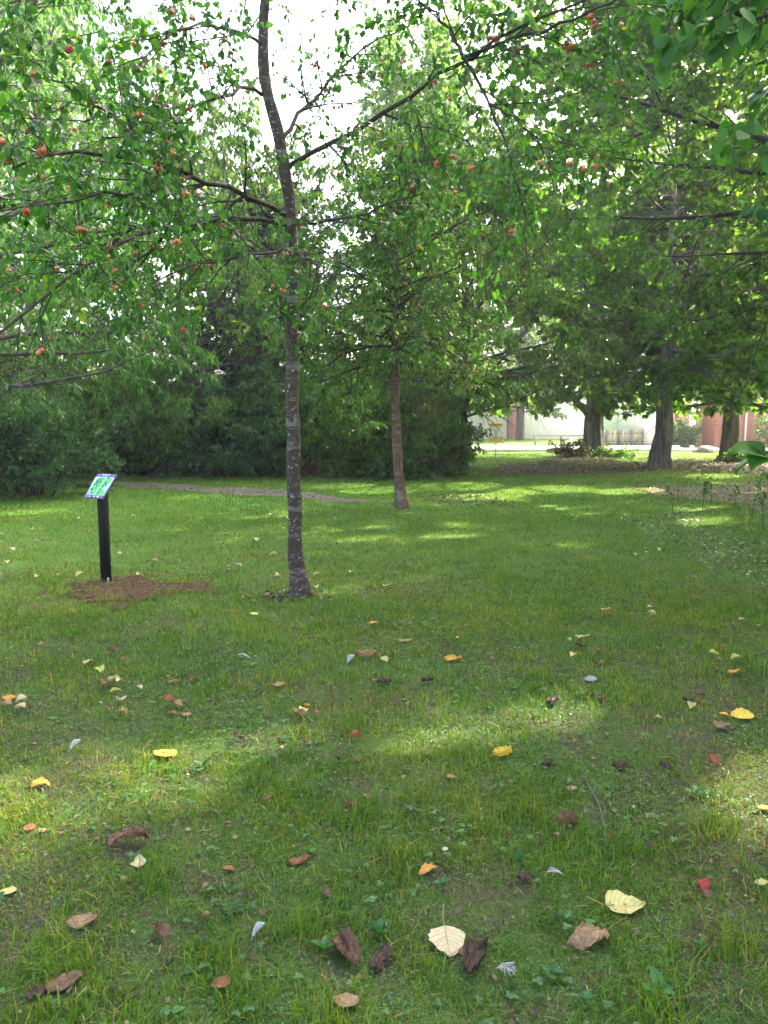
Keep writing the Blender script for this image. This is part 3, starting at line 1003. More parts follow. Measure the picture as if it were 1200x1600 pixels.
# main building: rendered front with a door, brick pier, sunlit panel, boarded screen
b0 = empty("community_building", (16.0, 46.9, 0), math.radians(14))
def part(name, c, d, mat, par, bev=.01, **k):
    return MB().box(c, d, bev=bev, **k).obj(name, mat, par, False)
part("wall", (6.5, 3.0, 1.7), (13, 5.6, 3.4), M['render_white'], b0)
part("roof", (6.5, 3.0, 3.55), (13.9, 6.6, .28), M['roof'], b0)
dr = part("door", (1.25, .16, 1.1), (.62, .06, 1.75), M['dark_door'], b0)
part("handle", (.22 + 1.25, .115, 1.1), (.04, .05, .2), M['pipe'], dr)
part("upper_panel", (1.2, .175, 2.35), (.9, .05, .55), M['render_blue'], b0)
part("doorstep", (1.2, -.25, .09), (1.3, .9, .18), M['render_white'], b0)
part("brick_pier", (1.95, -.02, 1.4), (.34, .42, 2.8), M['brick'], b0)
part("brick_panel", (2.45, .15, 1.4), (.6, .1, 2.8), M['brick'], b0)
for k in range(3):
    w0 = part("window", (5.6 + k * 2.2, .17, 1.75), (1.3, .06, 1.1), M['pipe'], b0)
    part("pane", (5.6 + k * 2.2, .128, 1.75), (1.12, .02, .92), M['glass'], w0, bev=0)
tag(b0, "pale rendered single storey building with a dark door and brick pier", "building")

s0 = empty("boarded_fence", (P(1085, 700, 44)[0], 44.0, 0), math.radians(8))
for k in range(10):
    part("board", (.09 + k * .17, rs.uniform(-.006, .006), .85 + rs.uniform(-.01, .01)), (.155, .03, 1.66), M['wood_pale'], s0, .004)
part("post", (1.84, 0, .95), (.09, .1, 1.9), M['teal'], s0)
tag(s0, "tall screen of pale vertical boards ending in a teal post", "fence")

b1 = empty("brick_building", (P(1128, 700, 42)[0], 42.3, 0), math.radians(9))
part("brick_wall", (7, 1.3, 1.35), (14, 1.6, 2.7), M['brick'], b1)
part("roof", (7, 1.3, 2.9), (14.5, 2.3, .4), M['roof'], b1)
part("downpipe", (1.78, .44, 1.38), (.09, .09, 2.6), M['pipe'], b1, .02)
for k in range(2):
    w0 = part("window", (7.3 + k * 3, .47, 1.5), (1.4, .08, 1.1), M['pipe'], b1)
    part("pane", (7.3 + k * 3, .42, 1.5), (1.2, .02, .9), M['glass'], w0, bev=0)
tag(b1, "red brick building with a grey roof and white downpipe at the right edge", "building")

b2 = empty("rendered_hall", (6.0, 62, 0), math.radians(8))
part("wall", (8, 3.0, 1.6), (19, 6, 3.2), M['render_white'], b2)
part("roof", (8, 3.0, 3.6), (20, 7, .6), M['roof'], b2)
part("brick_pier", (4.3, -.1, 1.6), (.8, .2, 3.2), M['brick'], b2)
tag(b2, "white rendered hall glimpsed beyond the road behind the rail fence", "building")

# ------------------------------------------------------------------ disc golf tee sign
M['post_black'] = flat_mat("black_painted_post", (.003, .003, .0035), .6, var=.3, scale=30, spec=.12)
M['sign_navy'] = flat_mat("sign_navy", (.045, .035, .17), .35, var=.03)
M['sign_pale'] = flat_mat("sign_pale_blue", (.46, .56, .68), .35, var=.02)
M['sign_white'] = flat_mat("sign_white", (.8, .8, .82), .4, var=.01)
M['sign_green'] = flat_mat("sign_green", (.10, .56, .09), .4, var=.02)
M['sign_dark'] = flat_mat("sign_dark_green", (.015, .16, .09), .4, var=.02)
M['sign_line'] = flat_mat("sign_light_line", (.42, .75, .45), .4, var=.02)
gs = G(166, 908)
sg = empty("tee_sign", (gs[0], gs[1], float(gz(gs[0], gs[1]))))
yaw = math.radians(-30)
MB().box((0, 0, .40), (.079, .079, .98), bev=.006, rz=math.radians(-20)).obj("post", M['post_black'], sg, False)
pn = empty("panel", (-.018, 0, .955))
pn.parent = sg
tilt = math.radians(52)
pn.scale = (1.19, 1, 1)
pn.rotation_euler = (tilt, 0, yaw)          # local x across, y up the slope, z out of the face
PW, PH = .232, .29
def pbox(name, c, d, mat, par=None, bev=0):
    return MB().box(c, d, bev=bev).obj(name, mat, par or pn, False)
bk = MB().box((0, 0, -.006), (PW, PH, .010), bev=.002)
bk.obj("backing_board", M['sign_navy'], pn, False)
pbox("field", (0, -.004, .0005), (PW - .014, PH * .735, .003), M['sign_pale'])
def outline(mb, pts, z, th=.0012):
    pts = np.array(pts)
    n = len(pts)
    c = pts.mean(0)
    V = np.vstack([np.c_[pts, np.full(n, z + th)], [[c[0], c[1], z + th]]])
    mb.add(V, np.array([[i, (i + 1) % n, n] for i in range(n)]))
rs = random.Random(5)
gm = MB()
map_pts = [(-.07, .085), (-.045, .098), (.01, .094), (.05, .100), (.098, .096), (.098, .03), (.06, .012), (.045, -.03), (.078, -.06), (.09, -.098), (.03, -.104), (-.03, -.100), (-.06, -.085), (-.092, -.05), (-.085, .0), (-.085, .05)]
outline(gm, map_pts, .002)
gm.obj("course_map", M['sign_green'], pn, False)
ln = MB()
outline(ln, [(-.012, -.102), (.004, -.102), (.006, -.03), (.022, .02), (.030, .085), (.018, .088), (.006, .02), (-.006, -.03)], .0036)
ln.obj("fairway_line", M['sign_line'], pn, False)
blobs = MB()
for (bx, by, br) in ((-.065, .06, .017), (-.045, .075, .012), (-.05, .035, .022), (-.02, .05, .016), (-.07, .01, .017), (-.035, .0, .014), (-.02, .078, .010), (-.002, .088, .008), (.045, .09, .012), (.06, .088, .01), (.048, .035, .02),
                     (.068, .012, .018), (.035, .0, .017), (-.07, -.045, .022), (-.03, -.03, .012), (.028, -.045, .013), (-.045, -.088, .014), (.02, -.09, .013), (.034, -.07, .012), (-.005, .02, .010), (-.022, -.065, .008)):
    n = 9
    pts = [(bx + .86 * br * rs.uniform(.75, 1.1) * math.cos(2 * math.pi * q / n), by + br * rs.uniform(.75, 1.1) * math.sin(2 * math.pi * q / n)) for q in range(n)]
    outline(blobs, pts, .0046 + rs.random() * .0004)
blobs.obj("tree_symbols", M['sign_dark'], pn, False)
def text(body, size, x, y, name, mat, z=.0015):
    cu = bpy.data.curves.new("lettering_curve", 'FONT')
    cu.body = body
    cu.size = size
    cu.align_x = 'CENTER'
    cu.align_y = 'CENTER'
    cu.extrude = .0006
    cu.offset = size * .012
    tmp = bpy.data.objects.new("lettering_tmp", cu)
    COL.objects.link(tmp)
    dg = bpy.context.evaluated_depsgraph_get()
    me = bpy.data.meshes.new_from_object(tmp.evaluated_get(dg))
    bpy.data.objects.remove(tmp)
    me.materials.clear()
    me.materials.append(mat)
    o = bpy.data.objects.new(name, me)
    COL.objects.link(o)
    o.parent = pn
    o.location = (x, y, z)
text("HOLE 9", .030, .0, .1255, "lettering", M['sign_white'])
for (sx, sy) in ((-.085, .126), (.09, .126), (-.098, -.126), (.085, -.126)):
    s_ = MB()
    outline(s_, [(sx + .008 * (1 if q % 2 == 0 else .55) * math.sin(q * math.pi / 4), sy + .008 * (1 if q % 2 == 0 else .55) * math.cos(q * math.pi / 4)) for q in range(8)], .001)
    s_.obj("corner_emblem", M['sign_white'], pn, False)
s_ = MB()
for q in range(5):
    s_.box((-.078 + q * .0085, -.126, .0015), (.006, .006 + .003 * (q % 2), .002))
s_.box((.0, -.126, .0015), (.022, .016, .002)).obj("footer_marks", M['sign_pale'], pn, False, kind='stuff')
pbox("footer_box", (.042, -.126, .0015), (.024, .014, .002), M['sign_white'])
pk = MB().box((.005, .01, .013), (.02, .015, .05), bev=.003).obj("ground_bracket", flat_mat("grey_bracket", (.25, .25, .25), .6), sg, False)
pk.location = (.03, -.055, .01)
tag(sg, "small HOLE 9 map sign on a black post in bare red soil", "sign")

# ------------------------------------------------------------------ disc golf basket
M['basket_yellow'] = flat_mat("basket_yellow", (.75, .42, .02), .45, var=.05)
M['galv'] = flat_mat("galvanised_steel", (.45, .45, .46), .35, metal=.7, var=.1)
gb = G(774.5, 715)
bs = empty("disc_golf_basket", (gb[0], gb[1], float(gz(gb[0], gb[1]))))
mb = MB().cyl((0, 0, 0), (0, 0, 1.40), .03, S=12)
mb.obj("pole", M['galv'], bs)
MB().cyl((0, 0, 0), (0, 0, .03), .21, .16, S=20).obj("base_plate", M['stone'], bs)
def ring(mb, r, z, th, S=36, h=None):
    a = np.linspace(0, 2 * math.pi, S + 1)
    pts = np.stack([np.cos(a) * r, np.sin(a) * r, np.full(S + 1, z)], 1)
    mb.tubes(pts[None], np.full((1, S + 1), th), 6)
def band(mb, r0, r1, z0, z1, S=32):
    a = np.arange(S) * 2 * math.pi / S
    V = np.concatenate([np.stack([np.cos(a) * r, np.sin(a) * r, np.full(S, z)], 1) for r, z in ((r0, z0), (r1, z1), (r1 - .008, z1), (r0 - .008, z0))])
    F = [[k * S + i, k * S + (i + 1) % S, ((k + 1) % 4) * S + (i + 1) % S, ((k + 1) % 4) * S + i] for k in range(4) for i in range(S)]
    mb.add(V, np.array(F))
mb = MB()
band(mb, .275, .32, 1.30, 1.42)
mb.obj("top_band", M['basket_yellow'], bs)
mb = MB()
for q in range(6):
    a = q * math.pi / 3
    mb.cyl((0, 0, 1.38), (.29 * math.cos(a), .29 * math.sin(a), 1.385), .006, S=6)
mb.obj("top_spokes", M['basket_yellow'], bs, kind='stuff')
for q in range(14):
    a = q * 2 * math.pi / 14
    u = np.linspace(0, 1, 9)
    rr = .26 * (1 - u) + .05 * u - .06 * np.sin(u * math.pi)
    pts = np.stack([np.cos(a) * rr, np.sin(a) * rr, 1.36 - u * .56], 1)
    MB().tubes(pts[None], np.full((1, 9), .008), 5).obj("chain", M['galv'], bs)
mb = MB()
for z in (.62, .72, .84): ring(mb, .33, z, .008)
ring(mb, .18, .62, .006)
for q in range(26):
    a = q * 2 * math.pi / 26
    c_, s__ = math.cos(a), math.sin(a)
    mb.tubes(np.array([[(0.03 * c_, .03 * s__, .62), (.33 * c_, .33 * s__, .62), (.33 * c_, .33 * s__, .84)]]), np.full((1, 3), .0055), 5)
mb.obj("basket_cage", M['basket_yellow'], bs, kind='stuff')
mb = MB()
band(mb, .338, .338, .80, .86)
mb.obj("cage_band", M['basket_yellow'], bs)
tag(bs, "yellow disc golf basket with chains on the lawn at the hedge end", "disc golf basket")

# ------------------------------------------------------------------ trees
# foreground crab apple: trunk and main boughs traced, the rest grown from them
def crab_tree():
    rng = np.random.default_rng(42)
    g = G(467, 936)
    D = g[1]
    g[2] = gz(g[0], g[1])
    root = empty("crab_apple_tree", tuple(g))
    O = np.array(g)
    def tr(pts): return np.array([P(*q) for q in pts])
    trunk = tr([(467, 940, D), (464, 905, D), (461, 850, D), (460, 780, D), (458, 700, D), (456, 600, D), (457, 500, D), (457, 400, D + .02), (454, 330, D), (446, 262, D - .04), (436, 215, D - .06), (424, 170, D - .08), (414, 130, D - .1), (408, 80, D - .1), (411, 30, D - .12), (420, -30, D - .15), (424, -110, D - .2), (415, -220, D - .2)])
    rad = np.interp(np.arange(18), [0, 1, 2, 4, 7, 9, 12, 17], [.108, .084, .064, .060, .056, .050, .048, .03])
    mb = MB()
    d = np.concatenate([[0], np.cumsum(np.linalg.norm(np.diff(trunk, axis=0), axis=1))])
    u = np.linspace(0, d[-1], 46)
    T = np.stack([np.interp(u, d, trunk[:, j]) for j in range(3)], 1)
    for _ in range(2): T[1:-1] = (T[:-2] + 2 * T[1:-1] + T[2:]) / 4
    T[:, 0] += .006 * np.sin(np.arange(46) * 1.3)
    Rr = np.interp(u, d, rad) * (1 + .05 * np.sin(np.arange(46) * 2.1) + rng.normal(0, .02, 46))
    fl = flutes(4, .035, 5, .25)
    mb.tubes((T - O)[None], Rr[None], 18, flute=fl)
    mb.obj("trunk", M['bark_crab'], root)
    B = [
        # (points with depth, r0, weight of foliage)
        ([(452, 340, D), (430, 322, D - .2), (385, 305, D - .5), (340, 287, D - .8), (300, 275, D - 1.0), (270, 262, D - 1.2), (225, 245, D - 1.5), (165, 240, D - 1.8), (130, 236, D - 2.0), (75, 234, D - 2.3), (20, 262, D - 2.5)], .024, 1.2),
        ([(452, 352, D), (420, 334, D - .1), (395, 330, D - .2), (350, 347, D - .5), (270, 352, D - .9), (205, 357, D - 1.3), (170, 385, D - 1.6), (140, 412, D - 1.8), (80, 460, D - 2.2), (20, 512, D - 2.5), (-60, 570, D - 2.8)], .021, 1.0),
        ([(447, 262, D), (470, 246, D - .1), (500, 236, D - .25), (560, 205, D - .6), (640, 155, D - 1.0), (690, 115, D - 1.3), (722, 86, D - 1.5), (790, 55, D - 1.8), (850, 20, D - 2.1), (900, 5, D - 2.3), (960, -20, D - 2.5)], .022, .9),
        ([(437, 218, D), (455, 195, D + .2), (478, 170, D + .4), (500, 145, D + .6), (530, 105, D + .8), (560, 80, D + 1.0), (590, 62, D + 1.2), (640, 40, D + 1.4)], .020, 1.5),
        ([(722, 88, D - 1.5), (745, 130, D - 1.6), (770, 170, D - 1.7), (790, 215, D - 1.8), (805, 260, D - 1.85), (815, 310, D - 1.9), (822, 360, D - 1.9), (824, 405, D - 1.9)], .012, .45),
        ([(765, 163, D - 1.7), (800, 178, D - 1.8), (825, 200, D - 1.9), (845, 230, D - 2.0), (858, 262, D - 2.0), (866, 300, D - 2.0)], .009, .5),
        ([(722, 86, D - 1.5), (705, 55, D - 1.4), (690, 30, D - 1.3), (660, 8, D - 1.1), (640, -15, D - 1.0)], .013, .9),
        ([(722, 90, D - 1.5), (760, 76, D - 1.7), (830, 55, D - 2.0), (890, 35, D - 2.3), (950, 8, D - 2.6), (1010, -20, D - 2.9)], .014, .6),
        ([(409, 148, D - .1), (395, 133, D - .3), (378, 131, D - .5), (345, 148, D - .8), (305, 168, D - 1.1), (262, 188, D - 1.4), (215, 210, D - 1.6), (160, 215, D - 1.9)], .016, 1.0),
        ([(410, 70, D - .1), (385, 65, D - .4), (350, 40, D - .8), (300, 28, D - 1.2), (255, 60, D - 1.5), (225, 95, D - 1.7), (170, 110, D - 2.0)], .014, .9),
        ([(452, 385, D), (425, 392, D - .2), (390, 400, D - .4), (340, 405, D - .7), (290, 418, D - 1.0), (240, 440, D - 1.3), (200, 470, D - 1.6)], .014, .9),
        ([(455, 352, D), (475, 345, D - .2), (520, 352, D - .4), (560, 335, D - .7), (600, 322, D - 1.0), (650, 305, D - 1.2), (700, 290, D - 1.5)], .013, .7),
        ([(457, 395, D), (480, 405, D - .1), (502, 420, D - .3), (503, 445, D - .35), (480, 465, D - .3), (472, 478, D - .3)], .012, .5),
        ([(300, 275, D - 1.0), (270, 300, D - 1.5), (235, 300, D - 1.9), (190, 296, D - 2.2), (130, 310, D - 2.5), (60, 320, D - 2.8), (0, 330, D - 3.1)], .014, 1.0),
        ([(225, 245, D - 1.5), (190, 190, D - 1.9), (150, 160, D - 2.2), (90, 130, D - 2.5), (20, 110, D - 2.8)], .012, .9),
        ([(424, -60, D - .2), (380, -90, D - .6), (300, -80, D - 1.2), (200, -60, D - 1.8), (90, -30, D - 2.4), (0, 10, D - 2.8)], .02, .9),
        ([(424, -60, D - .2), (480, -110, D - .4), (560, -130, D - .8), (650, -110, D - 1.3), (740, -60, D - 1.9)], .02, 1.0),
        ([(205, 357, D - 1.3), (150, 400, D - 1.1), (110, 430, D - .9), (60, 425, D - .7), (10, 440, D - .5)], .012, 1.0),
        ([(350, 347, D - .5), (300, 330, D - .2), (240, 320, D), (180, 300, D + .2), (110, 290, D + .4)], .014, 1.0),
        ([(385, 305, D - .5), (340, 330, D + .1), (280, 380, D + .4), (230, 400, D + .6), (170, 425, D + .8), (100, 470, D + .9)], .013, 1.0),
        ([(640, 155, D - 1.0), (655, 190, D - 1.1), (662, 230, D - 1.1), (690, 262, D - 1.2), (705, 290, D - 1.2)], .009, .4),
    ]
    K = 12
    L1, R1, wt = [], [], []
    for pts, r, wgt in B:
        L1.append(trunk_poly(rng, tr(pts), K, .012) - O)
        R1.append(r * np.linspace(1, .22, K) ** .9)
        wt.append(wgt)
    L1, R1 = np.array(L1), np.array(R1)
    for q in range(len(B)):
        m = MB().tubes(L1[q][None], R1[q][None], 8)
        m.obj("bough", M['twig_crab'], root)
    P2s, R2s, tws = [], [], []
    for q in range(len(B)):
        n2 = max(3, int(15 * wt[q]))
        p2, r2 = children(rng, L1[q][None], R1[q][None], n2, .12, 1, .9, .3, .3, 6, -.15, .12, .6, .3, flat=.2, Labs=.75, ltap=.3)
        P2s.append(p2)
        R2s.append(r2)
        tws.append(L1[q][None, 5:])
    P2, R2 = np.concatenate(P2s), np.concatenate(R2s)
    P3, R3 = children(rng, P2, R2, 5, .1, 1, .85, .3, .3, 4, -.25, .12, .7, .4, Labs=.28, ltap=.3)
    br = MB()
    br.tubes(P2, R2, 5)
    br.tubes(P3[:, ::3], np.maximum(R3[:, ::3], .0016), 3)
    br.obj("branches", M['twig_crab'], root, kind='stuff')
    tmp = MB()
    def ek(p):
        # leaves do not grow right at the lens
        return (p[:, 1] > 2.2) & (p[:, 2] > 2.1)
    bear_leaves(rng, tmp, P3 + O, 8, 'oval', .050, .031, .45, .9, .012, lvar=.4, extra_keep=ek)
    bear_leaves(rng, tmp, P2 + O, 8, 'oval', .050, .031, .45, .9, .012, lvar=.4, extra_keep=ek)
    V = np.concatenate(tmp.v) - O.astype(np.float32)
    Fc = np.concatenate(tmp.f)
    R = np.concatenate(tmp.a)
    nL = len(V) // 7
    Vl = V.reshape(nL, 7, 3)
    # those nearest the camera, within the picture: leaves of their own
    cen = Vl[:, 6] + O
    dist = np.linalg.norm(cen - np.array([0, 0, CAM_H]), axis=1)
    sx = cen[:, 0] / (cen[:, 1] * cT) * FPX + 600
    el = (cen[:, 2] - CAM_H) / cen[:, 1]
    inside = (sx > 0) & (sx < 1200) & (el < .49)
    order = np.argsort(np.where(inside, dist, 99))[:240]
    rest = np.ones(nL, bool)
    rest[order] = False
    f1 = leaf_tpl('oval')[1]
    for q in order:
        me = MB().add(Vl[q], f1, np.full(len(f1), R[q * 6])).obj("leaf", M['leaf_crab'], root)
    Vr = Vl[rest]
    m = MB()
    m.add(Vr.reshape(-1, 3), (np.arange(len(Vr))[:, None, None] * 7 + f1[None]).reshape(-1, 3), R.reshape(nL, 6)[rest].reshape(-1))
    m.obj("crown", M['leaf_crab'], root, kind='stuff')
    fruits(rng, root, P2, O, 298, .0152, ('fruit_orange', 'fruit_red', 'fruit_orange'), True)
    tag(root, "slender crab apple tree in front with pale flecked dark trunk and orange fruit", "tree")

t = NT("fruit_orange")
oi = t.n("ShaderNodeObjectInfo").outputs["Random"]
nz = t.noise(t.objc(), 30, 2)
M['fruit_orange'] = t.pbr(t.mix(t.ramp(nz, [(.35, 0.0), (.65, .8)]), t.ramp(oi, [(0, (.40, .085, .04)), (.5, (.45, .14, .045)), (1, (.46, .22, .055))]), (.38, .05, .03)), .35, None, .5)
t = NT("fruit_red")
M['fruit_red'] = t.pbr(t.ramp(t.n("ShaderNodeObjectInfo").outputs["Random"], [(0, (.38, .035, .025)), (1, (.45, .09, .035))]), .3, None, .5)

def fruit_mesh(r, mat):
    import bmesh
    bm = bmesh.new()
    bmesh.ops.create_uvsphere(bm, u_segments=10, v_segments=7, radius=r)
    for v in bm.verts:
        z = v.co.z / r
        v.co.x *= 1 - .06 * z
        v.co.y *= 1 - .06 * z
        v.co.z *= 1.06
        if abs(z) > .8:
            v.co.z *= .9
    # stalk
    st = bmesh.ops.create_cone(bm, cap_ends=False, segments=4, radius1=.0012, radius2=.0012, depth=.03)
    for v in st['verts']:
        v.co.z += r + .012
    me = bpy.data.meshes.new("crab_apple")
    bm.to_mesh(me)
    bm.free()
    for pl in me.polygons: pl.use_smooth = True
    me.materials.append(mat)
    return me

def fruits(rng, root, P2, O, n, r, mats, culln):
    ms = [fruit_mesh(r, M[k]) for k in mats]
    tries, made = 0, 0
    while made < n and tries < n * 30:
        tries += 1
        i, k = rng.integers(len(P2)), rng.integers(1, 6)
        p = P2[i, k]
        w_ = p + O
        px = w_[0] / max(.5, w_[1]) * FPX + 600
        if culln and not (-30 < px < 1000 and w_[2] > 2.0 and w_[1] > 2.6 and (w_[2] - CAM_H) / w_[1] < .5):
            continue
        for c in range(rng.integers(1, 4)):
            o = bpy.data.objects.new("crab_apple", ms[rng.integers(len(ms))])
            COL.objects.link(o)
            o.parent = root
            o.location = tuple(p + np.array([rng.normal(0, .016), rng.normal(0, .016), -.03 - rng.random() * .012 - c * .004]))
            o.rotation_euler = (rng.normal(0, .3), rng.normal(0, .3), rng.uniform(0, 6))
            s = rng.uniform(.75, 1.15)
            o.scale = (s, s, s)
            made += 1
            if made >= n: break

def second_crab():
    rng = np.random.default_rng(77)
    g = G(627, 794)
    D = g[1]
    g[2] = gz(g[0], g[1])
    root = empty("crab_apple_tree", tuple(g))
    O = np.array(g)
    pts = np.array([P(*q) for q in [(628, 797, D), (626, 770, D), (623, 740, D), (620, 690, D), (619, 640, D), (617, 590, D), (618, 540, D), (622, 480, D), (616, 430, D), (624, 370, D), (632, 310, D), (640, 250, D)]])
    T = trunk_poly(rng, pts, 26, .008) - O
    r = np.interp(np.arange(26), [0, 1, 3, 12, 14, 25], [.135, .105, .088, .078, .06, .015])
    mb = MB().tubes(T[None], r[None], 14, flute=flutes(3, .05, 9, .4))
    mb.obj("trunk", M['bark_second'], root)
    L1, R1 = [], []
    n1 = 34
    for q in range(n1):
        k = 10.8 + q * 13.7 / n1
        i = int(k)
        p = T[i] * (1 - k + i) + T[min(i + 1, 25)] * (k - i)
        a = q * 2.399
        f = q / n1
        el = math.radians(-2 + 50 * f)
        L = 2.4 * (math.sin(math.pi * (.25 + .7 * f)) ** .7) * rng.uniform(.8, 1.15)
        d = np.array([math.cos(a) * math.cos(el), math.sin(a) * math.cos(el), math.sin(el)])
        pl = [p]
        for _ in range(8):
            d = nrm(d + rng.normal(0, .13, 3) + np.array([0, 0, -.02]))
            pl.append(pl[-1] + d * L / 8)
        L1.append(pl)
        R1.append(.03 * (1 - .5 * f) * np.linspace(1, .15, 9))
    # the dead bough stub on the left that shows against the hedge
    L1.append(trunk_poly(rng, [P(612, 541, D), P(580, 540, D - .3), P(545, 548, D - .5), P(512, 566, D - .7), P(490, 590, D - .8)], 9, .01) - O)
    R1.append(.03 * np.linspace(1, .3, 9))
    L1, R1 = np.array(L1), np.array(R1)
    for q in range(len(L1)):
        MB().tubes(L1[q][None], R1[q][None], 6).obj("bough", M['twig_crab'], root)
    TE, RE = children(rng, T[None, 11:20], np.full((1, 9), .03), 15, 0, 1, 1.2, .2, .3, 6, -.35, .12, .3, .3, Labs=.95, ltap=.2)
    P2, R2 = children(rng, L1, R1, 9, .02, 1, .85, .25, .4, 6, -.2, .12, .6, .3)
    P2, R2 = np.concatenate([P2, TE]), np.concatenate([R2, RE])
    P3, R3 = children(rng, P2, R2, 5, .1, 1, .8, .25, .3, 4, -.4, .12, .7, .4, Labs=.4, ltap=.3)
    br = MB().tubes(P2, R2, 4)
    br.tubes(P3[:, ::3], np.maximum(R3[:, ::3], .002), 3)
    br.obj("branches", M['twig_crab'], root, kind='stuff')
    tmp = MB()
    bear_leaves(rng, tmp, P3 + O, 13, 'dia', .09, .046, .6, .8, .02)
    bear_leaves(rng, tmp, P2 + O, 9, 'dia', .085, .042, .6, .8, .02)
    for v in tmp.v: v -= O.astype(np.float32)
    tmp.obj("crown", M['leaf_crab2'], root, kind='stuff')
    fruits(rng, root, P2, O, 200, .021, ('fruit_red', 'fruit_red', 'fruit_orange'), False)
    tag(root, "second crab apple tree on the lawn with reddish trunk and small red fruit", "tree")

crab_tree()
second_crab()

rnd_prof = lambda t: math.sin(math.pi * min(1, .22 + .76 * t)) ** .55
low_prof = lambda t: (1 - .75 * t) ** .8
T = make_tree
# left side
T("drooping_tree", (-9.3, 15.0), 14, 6.6, 101, M['leaf_ash'], M['bark_grey'], r0=.22, h0=.17, n1=28, n2=11, n3=7, nl=16, LL=.13, LW=.048, low=6, high=62, prof=rnd_prof, trop2=-.35, trop3=-.8, droop=1.0,
  dbl=2, label="tall tree at the left edge with long drooping pointed leaves over the shrubs")
T("drooping_tree", (-5.4, 22.9), 9.6, 4.4, 102, M['leaf_droop'], M['bark_grey'], r0=.14, h0=.10, n1=22, n2=11, n3=7, nl=15, LL=.15, LW=.055, low=-10, high=65, prof=rnd_prof, trop2=-.4, trop3=-1.0, droop=1.3,
  dbl=2, label="smaller drooping tree with yellowish hanging leaves in front of the dark evergreen")
T("drooping_tree", (2.3, 22.3), 8.2, 4.1, 103, M['leaf_droop'], M['bark_grey'], r0=.13, h0=.21, n1=22, n2=11, n3=7, nl=15, LL=.16, LW=.055, low=6, extra_keep=lambda p: (p[:, 0] < 1.9) | (p[:, 2] > 1.95 + .25 * np.sin(p[:, 0] * 7)), high=60, prof=rnd_prof, trop2=-.4, trop3=-1.0, droop=1.3,
  dbl=2, label="bushy tree with hanging narrow leaves behind the second crab apple trunk")
T("evergreen_tree", (-3.6, 26.0), 8.6, 4.2, 104, M['leaf_yew'], M['bark_grey'], r0=.2, h0=.05, n1=26, n2=10, n3=6, nl=16, LL=.15, LW=.07, low=0, high=60, prof=low_prof, droop=.3,
  dbl=2, label="dark blackish evergreen tree behind the middle of the hedge")
T("tall_tree", (-11.5, 27), 17, 6.5, 105, M['leaf_ash'], M['bark_grey'], r0=.3, h0=.12, n1=20, n2=10, n3=7, nl=13, LL=.19, LW=.08, prof=rnd_prof, trop3=-.6, droop=.9,
  dbl=2, label="tall pale green tree rising behind the left hedge at upper left")
T("poplar_tree", (1.4, 43), 21.5, 4.6, 106, M['leaf_far'], M['bark_grey'], r0=.3, h0=.1, n1=22, n2=9, n3=7, nl=13, LL=.26, twig_tubes=2, LW=.15, low=25, high=72, prof=rnd_prof, droop=.5,
  dbl=2, label="tall narrow tree standing behind the second crab apple against the white sky")
e1 = T("broad_tree", (9.2, 34.0), 23, 7.6, 107, M['leaf_big'], M['bark_big'], r0=.46, h0=.12, epi=40, tpow=1.5, twig_tubes=0, n1=28, n2=10, n3=8, nl=12, LL=.22, LW=.19, low=6, high=70, prof=rnd_prof, trop1=.0, trop2=-.12, trop3=-.3, droop=.35, flute=flutes(7, .10, 3, 1.0), flare=1.3,
  extra_keep=lambda p: p[:, 2] > 1.75 + .3 * np.sin(p[:, 0] * 5 + p[:, 1] * 3), dbl=2, label="broad multi limbed tree left of the three big trunks with fluted base")
T("broad_tree", (8.95, 25.3), 20, 6.2, 108, M['leaf_big'], M['bark_big'], r0=.34, h0=.17, epi=46, tpow=2.8, twig_tubes=0, azc=(-1.57, .3), n1=30, n2=10, n3=8, nl=16, LL=.20, LW=.165, low=-2, high=65, prof=rnd_prof, trop1=-.01, trop2=-.12, trop3=-.3, droop=.35, flute=flutes(6, .07, 8, .8), flare=1.3,
  extra_keep=lambda p: p[:, 2] > 1.95 + .3 * np.sin(p[:, 0] * 5 + p[:, 1] * 3), dbl=2, label="broad tree with bare grey fissured trunk in the middle of the three")
T("broad_tree", (13.4, 30.2), 20, 6.8, 109, M['leaf_right'], M['bark_mossy'], r0=.34, h0=.13, epi=24, tpow=1.5, twig_tubes=0, n1=27, n2=10, n3=8, nl=16, LL=.21, LW=.17, low=-2, high=65, prof=rnd_prof, trop2=-.25, trop3=-.5, droop=.5, flute=flutes(5, .08, 18, 1.2), flare=1.4, lean=(.6, 0),
  extra_keep=lambda p: p[:, 2] > 1.75 + .3 * np.sin(p[:, 0] * 5 + p[:, 1] * 3), dbl=3, label="broad tree with mossy ivy clad trunk, rightmost of the three")
T("spreading_tree", (9.2, 13.8), 15.5, 6.3, 110, M['leaf_right'], M['twig_crab'], r0=.24, dbl=2, h0=.31, n1=24, n2=11, n3=7, nl=19, LL=.095, LW=.07, low=-4, high=60, prof=rnd_prof, trop2=-.2, trop3=-.4, droop=.4,
  label="tree reaching in from the right edge with fine dark twigs", azc=(math.pi, .35))
T("spreading_tree", (15.2, 20.5), 19, 6.6, 112, M['leaf_right'], M['bark_grey'], r0=.3, h0=.1, n1=24, n2=10, n3=7, nl=13, LL=.20, LW=.15, low=0, high=65, prof=rnd_prof, twig_tubes=0, dbl=2, trop2=-.12, trop3=-.3, droop=.35,
  label="shade tree beyond the right edge whose dense leaves fill the space behind the fine twigs")  # added to shade the middle lawn; its trunk stands out of view
